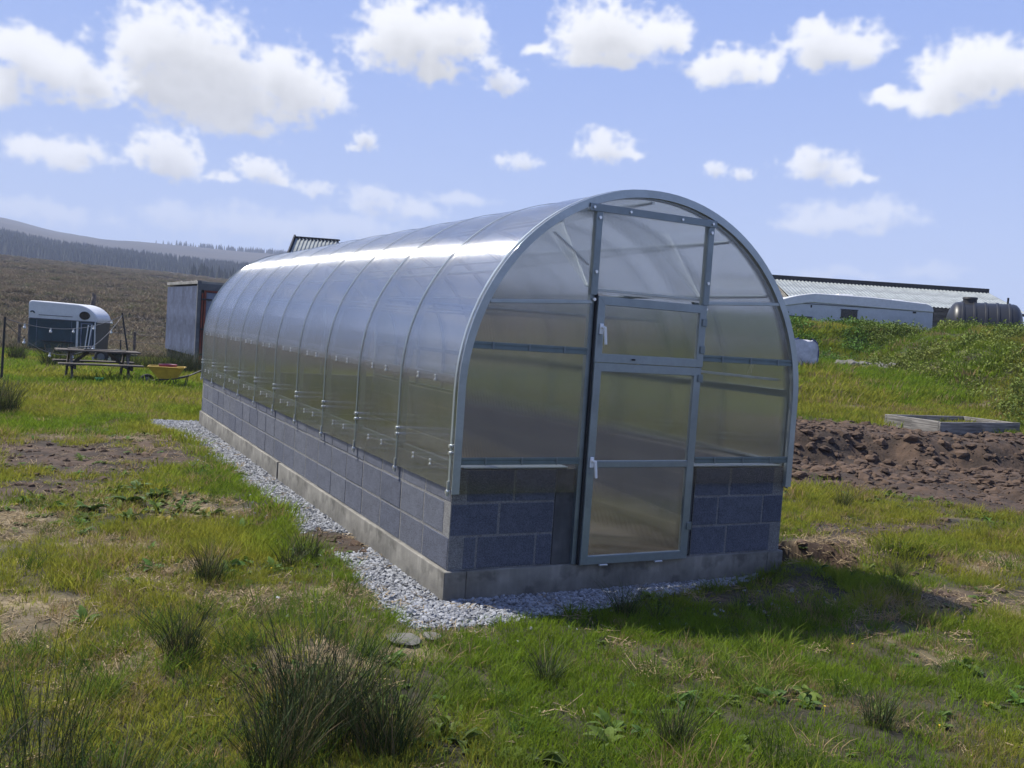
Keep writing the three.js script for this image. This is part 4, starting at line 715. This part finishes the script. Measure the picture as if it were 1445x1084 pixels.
// small flat trailer
{
  const t = thing('flat_trailer', 'small low trailer with pale mudguards beside the horse trailer', 'trailer', atFR(33.6, -14.75), FACE - 0.1);
  part('bed', bx(1.0, 0.06, 0.9, -0.2, 0.42, -0.1), M.darkSteel, t);
  for (const s of [-1, 1]) { const w = part('wheel', new THREE.TorusGeometry(0.2, 0.07, 8, 20).translate(0.1, 0.27, s * 0.55), M.rubber, t); part('rim', cyl([0.1, 0.27, s * 0.55 - 0.04], [0.1, 0.27, s * 0.55 + 0.04], 0.15, 0.15, 14), M.boxGrey, w); const g = new THREE.CylinderGeometry(0.31, 0.31, 0.2, 20, 1, true, -Math.PI / 2, Math.PI).rotateX(Math.PI / 2).rotateZ(0); part('mudguard', g.translate(0.1, 0.27, s * 0.55), M.white, t); }
  part('drawbar', bar([0.3, 0.4, -0.1], [1.1, 0.38, -0.1], 0.06, 0.06), M.darkSteel, t);
}
// old lorry box body used as a shed
{
  const [x, y, z] = atFR(31, -10.65), s = thing('box_body', 'old lorry box body with faded blue ribbed side and red door frame', 'storage box', [x, y, z], 0.06);
  const H = 3.0, L = 5.2, Wd = 2.35;
  const ribs = []; { const P = []; const n = 46; let pz = 0, po = 0; for (let k = 1; k <= n; k++) { const zz = -L * k / n, o = k % 2 ? 0.05 : 0; P.push(-po, 0.55, pz, -o, 0.55, zz, -o, H - 0.12, zz, -po, 0.55, pz, -o, H - 0.12, zz, -po, H - 0.12, pz); pz = zz; po = o; } const g = new THREE.BufferGeometry(); g.setAttribute('position', new THREE.Float32BufferAttribute(P, 3)); g.computeVertexNormals(); ribs.push(metreUV(g)); }
  part('ribbed_side', ribs, M.boxBlue, s);
  part('side_skirt', [...Array(14).keys()].map((k) => bx(0.02, 0.3, 0.26, 0.03, 0.40 - 0.02 * (k % 3), -0.2 - k * 0.37)), M.darkSteel, s);
  part('wall', bx(Wd - 0.06, H - 0.6, L - 0.1, Wd / 2 + 0.03, H / 2 + 0.22, -L / 2 - 0.02), M.boxGrey, s);
  part('roof', bx(Wd + 0.1, 0.1, L + 0.1, Wd / 2, H, -L / 2), paint(0.36, 0.35, 0.33, 0.8), s);
  for (const k of [0, 1, 2, 3]) part('roof_batten', bx(0.3, 0.05, 0.5, 0.2 + 0.1 * (k % 2), H + 0.07, -0.8 - k * 1.2), M.paleWood, s);
  part('corner_post', bx(0.12, H - 0.1, 0.12, 0.02, H / 2 + 0.1, 0.0), M.boxGrey, s);
  part('header', bx(Wd, 0.22, 0.1, Wd / 2, H - 0.14, 0.02), M.boxGrey, s);
  const d = part('door', bx(1.0, 2.35, 0.05, 0.75, 1.5, 0.05), M.boxBlue, s); part('door', bx(1.0, 2.35, 0.05, 1.77, 1.5, 0.05), M.boxBlue, s);
  part('door_frame', [bx(0.07, 2.5, 0.07, 0.21, 1.5, 0.055), bx(2.1, 0.06, 0.07, 1.26, 2.72, 0.055), bx(0.05, 2.4, 0.05, 0.12, 1.45, 0.08), bx(2.1, 0.08, 0.07, 1.26, 0.28, 0.055)], M.rust, s);
  for (const yy of [2.45, 1.45, 0.6]) part('hinge', bx(0.34, 0.05, 0.03, 0.26, yy, 0.105), M.darkSteel, s);
  part('chassis', [bx(0.2, 0.25, L - 0.3, 0.6, 0.14, -L / 2), bx(0.2, 0.25, L - 0.3, 1.75, 0.14, -L / 2)], M.darkSteel, s);
}
// festoon lights between two posts
{
  const A = atFR(20, -11.05), B = atFR(28.5, -11.75);
  single('line_post', cyl([0, -0.1, 0], [0.03, 1.45, 0], 0.028, 0.022, 8), M.black, 'black upright line post beside the bushy rush clump', 'post', A);
  single('line_post', cyl([0, -0.1, 0], [-0.32, 1.78, -0.1], 0.03, 0.024, 8), M.black, 'black leaning line post near the blue box body', 'post', B);
  const C = [A[0] - 5, A[1] + 1.3, A[2] + 1.5];
  const a = [A[0] + 0.03, A[1] + 1.42, A[2]], b = [B[0] - 0.3, B[1] + 1.7, B[2] - 0.1];
  for (const [p, sag, label, h] of [[a, 0.32, 'sagging string of festoon bulbs slung to the leaning post', 0.0], [[a[0], a[1] - 0.08, a[2]], 0.95, 'lower slack string of festoon bulbs below the tighter one', 0.05]]) {
    const s = thing('string_lights', label, 'string lights'), pts = [];
    for (let k = 0; k <= 16; k++) { const t = k / 16; pts.push([mix(p[0], b[0], t), mix(p[1], b[1], t) - sag * 4 * t * (1 - t), mix(p[2], b[2], t)]); }
    part('wire', tube(pts, 0.008, 48, 5), M.boxGrey, s);
    for (let k = 2; k < 16; k += 3) { const q = pts[k]; const bl = part('bulb', [new THREE.SphereGeometry(0.034, 10, 8).translate(q[0], q[1] - 0.08, q[2])], M.white, s); part('socket', cyl([q[0], q[1] - 0.05, q[2]], [q[0], q[1] + 0.01, q[2]], 0.02, 0.016, 7), M.white, bl); }
  }
}
// stock fence at the edge of the moor
{
  for (let k = 0; k < 8; k++) { const R = -23 + k * 1.75; single('fence_post', bx(0.1, 1.35, 0.1, 0, 0.55, 0, 0, 0, rr(-0.06, 0.06), 0.01), M.greyWood, 'weathered timber post of the stock fence below the moor', 'fence post', atFR(43 + 0.1 * k, R), FACE, 'stock fence posts'); }
  for (const h of [0.35, 0.75, 1.1]) { const pts = []; for (let k = 0; k < 8; k++) { const p = atFR(43 + 0.1 * k, -23 + k * 1.75); pts.push([p[0], p[1] + h, p[2]]); } single('fence_wire', tube(pts, 0.012, 40, 5), M.darkSteel, ['lowest', 'middle', 'top'][[0.35, 0.75, 1.1].indexOf(h)] + ' wire of the stock fence below the moor', 'wire'); }
  const s = single('tree_stump', (() => { const g = new THREE.CylinderGeometry(0.14, 0.24, 2.1, 9, 8), p = g.attributes.position; for (let i = 0; i < p.count; i++) { const f = 1 + (hash2(i, 5) - 0.5) * 0.5; p.setX(i, p.getX(i) * f + 0.12 * Math.sin(p.getY(i) * 2)); p.setZ(i, p.getZ(i) * f); if (p.getY(i) > 1) p.setY(i, p.getY(i) - hash2(i, 9) * 0.4); } g.computeVertexNormals(); return g.translate(0, 0.95, 0); })(), M.greyWood, 'broken dead tree trunk standing alone on the brown moor', 'tree stump', atFR(75, -34.3));
}
// raised bed on the dug terrace
{
  const [x, , z] = atFR(16.9, 7.85), y = 0.47, t = thing('raised_bed', 'rectangular raised bed of grey weathered boards on the dug earth', 'raised bed', [x, y, z], 0.01);
  const L = 2.33, Wd = 1.2;
  part('board', bx(L, 0.24, 0.045, L / 2, 0.11, 0, 0, 0, 0.01), M.paleWood, t); part('board', bx(L, 0.24, 0.045, L / 2, 0.11, -Wd), M.paleWood, t);
  part('board', bx(0.045, 0.24, Wd - 0.046, 0.023, 0.112, -Wd / 2), M.paleWood, t); part('board', bx(0.045, 0.24, Wd - 0.046, L - 0.023, 0.112, -Wd / 2), M.paleWood, t);
  part('soil_fill', (() => { const g = new THREE.PlaneGeometry(L - 0.09, Wd - 0.046, 26, 14).rotateX(-Math.PI / 2), p = g.attributes.position; for (let i = 0; i < p.count; i++) p.setY(i, 0.08 + (fbm(p.getX(i) * 4 + 5, p.getZ(i) * 4, 3) - 0.5) * 0.14); g.computeVertexNormals(); return g.translate(L / 2, 0, -Wd / 2); })(), std({ color: lin(0.13, 0.10, 0.078), roughness: 1 }), t);
}
// bulk bag
{
  const t = thing('bulk_bag', 'white woven bulk bag standing on the grass behind the greenhouse', 'bulk bag', atFR(26, 7.86, 0.0), FACE + 0.3);
  const g = new THREE.BoxGeometry(0.82, 0.72, 0.82, 8, 8, 8), p = g.attributes.position; for (let i = 0; i < p.count; i++) { const yy = p.getY(i) / 0.36, b = 1 + 0.09 * (1 - yy * yy) + (fbm(p.getX(i) * 5, p.getY(i) * 5 + p.getZ(i) * 4, 3) - 0.5) * 0.10; p.setX(i, p.getX(i) * b); p.setZ(i, p.getZ(i) * b); if (yy > 0.9) p.setY(i, p.getY(i) + (fbm(p.getX(i) * 7, p.getZ(i) * 7, 3) - 0.4) * 0.16); } g.computeVertexNormals();
  part('bag', g.translate(0, 0.36, 0), M.bagWhite, t);
  for (const [sx, sz] of [[1, 1], [-1, 1], [1, -1]]) part('strap', tube([[0.40 * sx, 0.05, 0.42 * sz], [0.44 * sx, 0.4, 0.45 * sz], [0.38 * sx, 0.72, 0.40 * sz], [0.2 * sx, 0.80, 0.41 * sz]], 0.02, 14, 5), M.strapBlue, t);
}
// rubble stones at the foot of the bank
for (let k = 0; k < 16; k++) { const f = k / 15, [x, , z] = atFR(27 + rr(-0.4, 0.4), 9.4 + f * 1.7), s = rr(0.09, 0.2); const m = single('rubble_stone', rock(1, 0.7, 11 + (k % 3), 0.25), M.cement, 'pale rubble stone in the row at the foot of the bank', 'stone', [x, land(x, z) + s * 0.3, z], rr(0, 6), 'rubble stones by the bank'); m.scale.setScalar(s); }
// caravan behind the bank
{
  const p = atFR(36.6, 12.85), t = thing('caravan', 'white touring caravan showing its roof above the brambly bank', 'caravan', p, FACE - 0.03);
  const pts = [[-2.9, 0.45], [2.85, 0.45], [3.0, 1.5], [3.02, 2.15, 2.75, 2.36]], roofPts = [[-1.9, 2.50], [-2.9, 2.28], [-3.05, 1.5]];
  const s = new THREE.Shape(); s.moveTo(-2.9, 0.45); s.lineTo(2.85, 0.45); s.lineTo(3.0, 1.6); s.lineTo(2.98, 2.14); s.lineTo(-1.6, 2.22); s.lineTo(-3.0, 1.95); s.lineTo(-3.05, 1.4); s.closePath();
  part('body', metreUV(clean(new THREE.ExtrudeGeometry(s, { depth: 2.1, bevelEnabled: true, bevelSize: 0.03, bevelThickness: 0.03, bevelSegments: 2 }).translate(0, 0, -1.05))), M.caravan, t);
  const r = new THREE.Shape(); r.moveTo(2.98, 2.19); r.quadraticCurveTo(2.98, 2.40, 2.7, 2.46); r.lineTo(0.6, 2.57); r.lineTo(-1.5, 2.58); r.quadraticCurveTo(-2.6, 2.42, -3.05, 2.08); r.lineTo(-3.0, 2.0); r.lineTo(-1.6, 2.27); r.closePath();
  const roof = part('roof', metreUV(clean(new THREE.ExtrudeGeometry(r, { depth: 2.14, bevelEnabled: true, bevelSize: 0.03, bevelThickness: 0.05, bevelSegments: 2 }).translate(0, 0, -1.07))), M.white, t);
  part('roof_hatch', bx(0.6, 0.12, 0.6, -0.15, 2.62, 0.2, 0, 0, 0, 0.03), M.white, roof); part('roof_hatch', bx(0.45, 0.08, 0.5, 1.9, 2.57, 0.2, 0, 0, 0, 0.03), M.white, roof);
  for (const [x, w, h, y] of [[-0.15, 0.62, 0.30, 1.90], [1.4, 0.75, 0.5, 1.25], [-2.0, 0.9, 0.55, 1.4]]) { const wn = part('window', bx(w, h, 0.02, x, y, 1.092, 0, 0, 0, 0.006), M.glassDark, t); part('window_frame', [bx(w + 0.06, 0.03, 0.024, x, y + h / 2 + 0.015, 1.094), bx(w + 0.06, 0.03, 0.024, x, y - h / 2 - 0.015, 1.094)], M.boxGrey, wn); }
  part('awning_rail', bx(5.4, 0.025, 0.03, 0.1, 2.19, 1.085), M.boxGrey, t); part('marker_light', bx(0.12, 0.06, 0.03, 2.3, 2.12, 1.09), M.black, t); part('marker_light', bx(0.05, 0.1, 0.03, -1.6, 2.1, 1.09), M.black, t);
  for (const s2 of [-1, 1]) { const w = part('wheel', new THREE.TorusGeometry(0.26, 0.08, 8, 22).translate(0.1, 0.34, s2 * 0.98), M.rubber, t); part('rim', cyl([0.1, 0.34, s2 * 0.98 - 0.04], [0.1, 0.34, s2 * 0.98 + 0.04], 0.2, 0.2, 14), M.boxGrey, w); }
  part('chassis', [bx(5.6, 0.12, 1.6, 0, 0.38, 0), bar([2.7, 0.38, 0], [4.0, 0.42, 0], 0.09, 0.09)], M.darkSteel, t); part('steady', [bx(0.06, 0.4, 0.06, -2.6, 0.2, 0.8), bx(0.06, 0.4, 0.06, 2.5, 0.2, 0.8)], M.darkSteel, t);
}
// water tank
{
  const p = atFR(32.2, 16.2), t = thing('water_tank', 'glossy black ribbed plastic water tank behind the bank', 'water tank', [p[0], p[1], p[2]], FACE - 0.35); t.scale.setScalar(0.86);
  const up = 0.78;
  const r = 0.95, prof = [[0, -1.35]]; for (let k = 0; k <= 6; k++) { const a = k / 6 * Math.PI / 2; prof.push([r * Math.sin(a), -0.95 - 0.4 * Math.cos(a)]); } for (let k = 0; k < 5; k++) { const y = -0.85 + k * 0.42; prof.push([r, y], [r + 0.035, y + 0.03], [r + 0.035, y + 0.1], [r, y + 0.13]); } for (let k = 0; k <= 6; k++) { const a = (6 - k) / 6 * Math.PI / 2; prof.push([r * Math.sin(a), 1.05 + 0.4 * Math.cos(a)]); } 
  const g = toCreasedNormals(new THREE.LatheGeometry(prof.map((q) => new THREE.Vector2(Math.max(q[0], 0.001), q[1])), 36), 0.6); g.rotateZ(Math.PI / 2); g.scale(-1, 1, 1); g.scale(-1, 1, 1);
  part('shell', g.translate(0, 1.0 + up, 0), M.tank, t);
  part('lid', [cyl([-0.62, 1.9 + up, 0], [-0.62, 2.08 + up, 0], 0.26, 0.26, 18), cyl([-0.62, 2.08 + up, 0], [-0.62, 2.15 + up, 0], 0.29, 0.27, 18)], M.black, t);
  part('vent_pipe', cyl([0.75, 1.9 + up, 0], [0.75, 2.2 + up, 0], 0.04, 0.04, 8), M.black, t);
  part('cradle', [bx(0.2, 1.16, 1.5, -0.6, 0.48, 0), bx(0.2, 1.16, 1.5, 0.6, 0.48, 0)], M.darkSteel, t);
}
// corrugated-roofed barns
function corrugated(w, L, waves, depth) { const P = []; let px = -w / 2, py = 0; const n = waves * 4; const prof = []; for (let k = 0; k <= n; k++) prof.push([-w / 2 + w * k / n, (k % 4 === 1 || k % 4 === 2) ? depth : 0]); for (let k = 0; k < n; k++) { const [a, b] = prof[k], [c, d] = prof[k + 1]; P.push(a, b, 0, a, b, L, c, d, L, a, b, 0, c, d, L, c, d, 0); } const g = new THREE.BufferGeometry(); g.setAttribute('position', new THREE.Float32BufferAttribute(P, 3)); g.computeVertexNormals(); return metreUV(g); }
{
  const p = atFR(50, 19.2), t = thing('barn', 'long low barn with grey corrugated roof behind the caravan', 'barn', [p[0], p[1], p[2]], FACE - 0.02);
  const ridge = 5.62 - p[1], eave = 4.42 - p[1], half = 4.1, pitch = Math.atan2(ridge - eave, half), SL = Math.hypot(half, ridge - eave), n = 12, w = 11.6 / n, sg = corrugated(w, SL, 5, 0.035);
  for (const s of [1, -1]) for (let k = 0; k < n; k++) { const m = part('roof_sheet', sg, M.roofGrey, t); m.position.set(-5.8 + (k + 0.5) * w + (s > 0 ? 0.15 : 0) - (s > 0 ? 0 : 0), ridge + 0.003 * (k % 2), 0); m.rotation.order = 'YXZ'; m.rotation.set(pitch, s > 0 ? 0 : Math.PI, 0); }
  part('ridge_cap', [bar([-5.9, ridge + 0.06, 0.12], [5.9, ridge + 0.06, 0.12], 0.02, 0.3), bar([-5.9, ridge + 0.06, -0.12], [5.9, ridge + 0.06, -0.12], 0.02, 0.3), bar([-5.9, ridge + 0.05, 0.0], [5.9, ridge + 0.05, 0.0], 0.16, 0.13)], M.black, t);
  part('wall', bx(11.3, eave - 0.1, 8, 0, (eave - 0.1) / 2 - 0.1, 0), paint(0.10, 0.095, 0.09, 0.9), t);
  for (let k = 0; k < 8; k++) part('wall_board', bx(1.36, 0.5, 0.03, -4.9 + k * 1.4, eave - 0.42, 4.03), M.greyWood, t);
  part('fascia', bx(11.6, 0.14, 0.04, 0.15, eave - 0.09, half - 0.05), M.greyWood, t);
  for (const s of [-1, 1]) { const sh = new THREE.Shape(); sh.moveTo(-4, eave - 0.15); sh.lineTo(4, eave - 0.15); sh.lineTo(0, ridge - 0.06); sh.closePath(); part('gable_end', metreUV(clean(new THREE.ExtrudeGeometry(sh, { depth: 0.06, bevelEnabled: false }).rotateY(Math.PI / 2).translate(s * 5.62, 0, 0))), M.paleWood, t); }
}
{
  const p = atFR(44, -7.6), t = thing('barn', 'dark barn whose corrugated gable peak shows over the greenhouse roof', 'barn', p, FACE + 0.1);
  const ridge = 5.52 - p[1], eave = 3.9 - p[1], half = 3.2, pitch = Math.atan2(ridge - eave, half), SL = Math.hypot(half, ridge - eave), n = 2, sg = corrugated(1.0, SL, 6, 0.05);
  for (const s of [1, -1]) for (let k = 0; k < n; k++) { const m = part('roof_sheet', sg, M.roofGrey, t); m.position.set(-3 + (k + 0.5), ridge + 0.003 * (k % 2), 0); m.rotation.order = 'YXZ'; m.rotation.set(pitch, s > 0 ? 0 : Math.PI, 0); }
  part('ridge_cap', bar([-3.05, ridge + 0.06, 0], [-0.95, ridge + 0.06, 0], 0.3, 0.05), M.black, t);
  part('low_roof', bx(4.1, 0.1, 6.8, 1.1, eave - 0.02, 0), M.roofGrey, t);
  part('wall', bx(5.7, eave - 0.1, 6.2, 0, (eave - 0.1) / 2, 0), paint(0.09, 0.09, 0.09, 0.9), t);
  part('gable_end', (() => { const sh = new THREE.Shape(); sh.moveTo(-3.1, eave - 0.12); sh.lineTo(3.1, eave - 0.12); sh.lineTo(0, ridge - 0.06); sh.closePath(); return metreUV(clean(new THREE.ExtrudeGeometry(sh, { depth: 1.85, bevelEnabled: false }).rotateY(Math.PI / 2).translate(-2.9, 0, 0))); })(), paint(0.09, 0.09, 0.09, 0.9), t);
  part('barge_board', [bar([-3.04, eave, half], [-3.04, ridge + 0.03, 0], 0.06, 0.3), bar([-3.04, eave, -half], [-3.04, ridge + 0.03, 0], 0.06, 0.3)], M.black, t);
}
console.log('things');
scene.fog = new THREE.FogExp2(0xc4d0ea, 0.00042);
renderer.render(scene, camera);
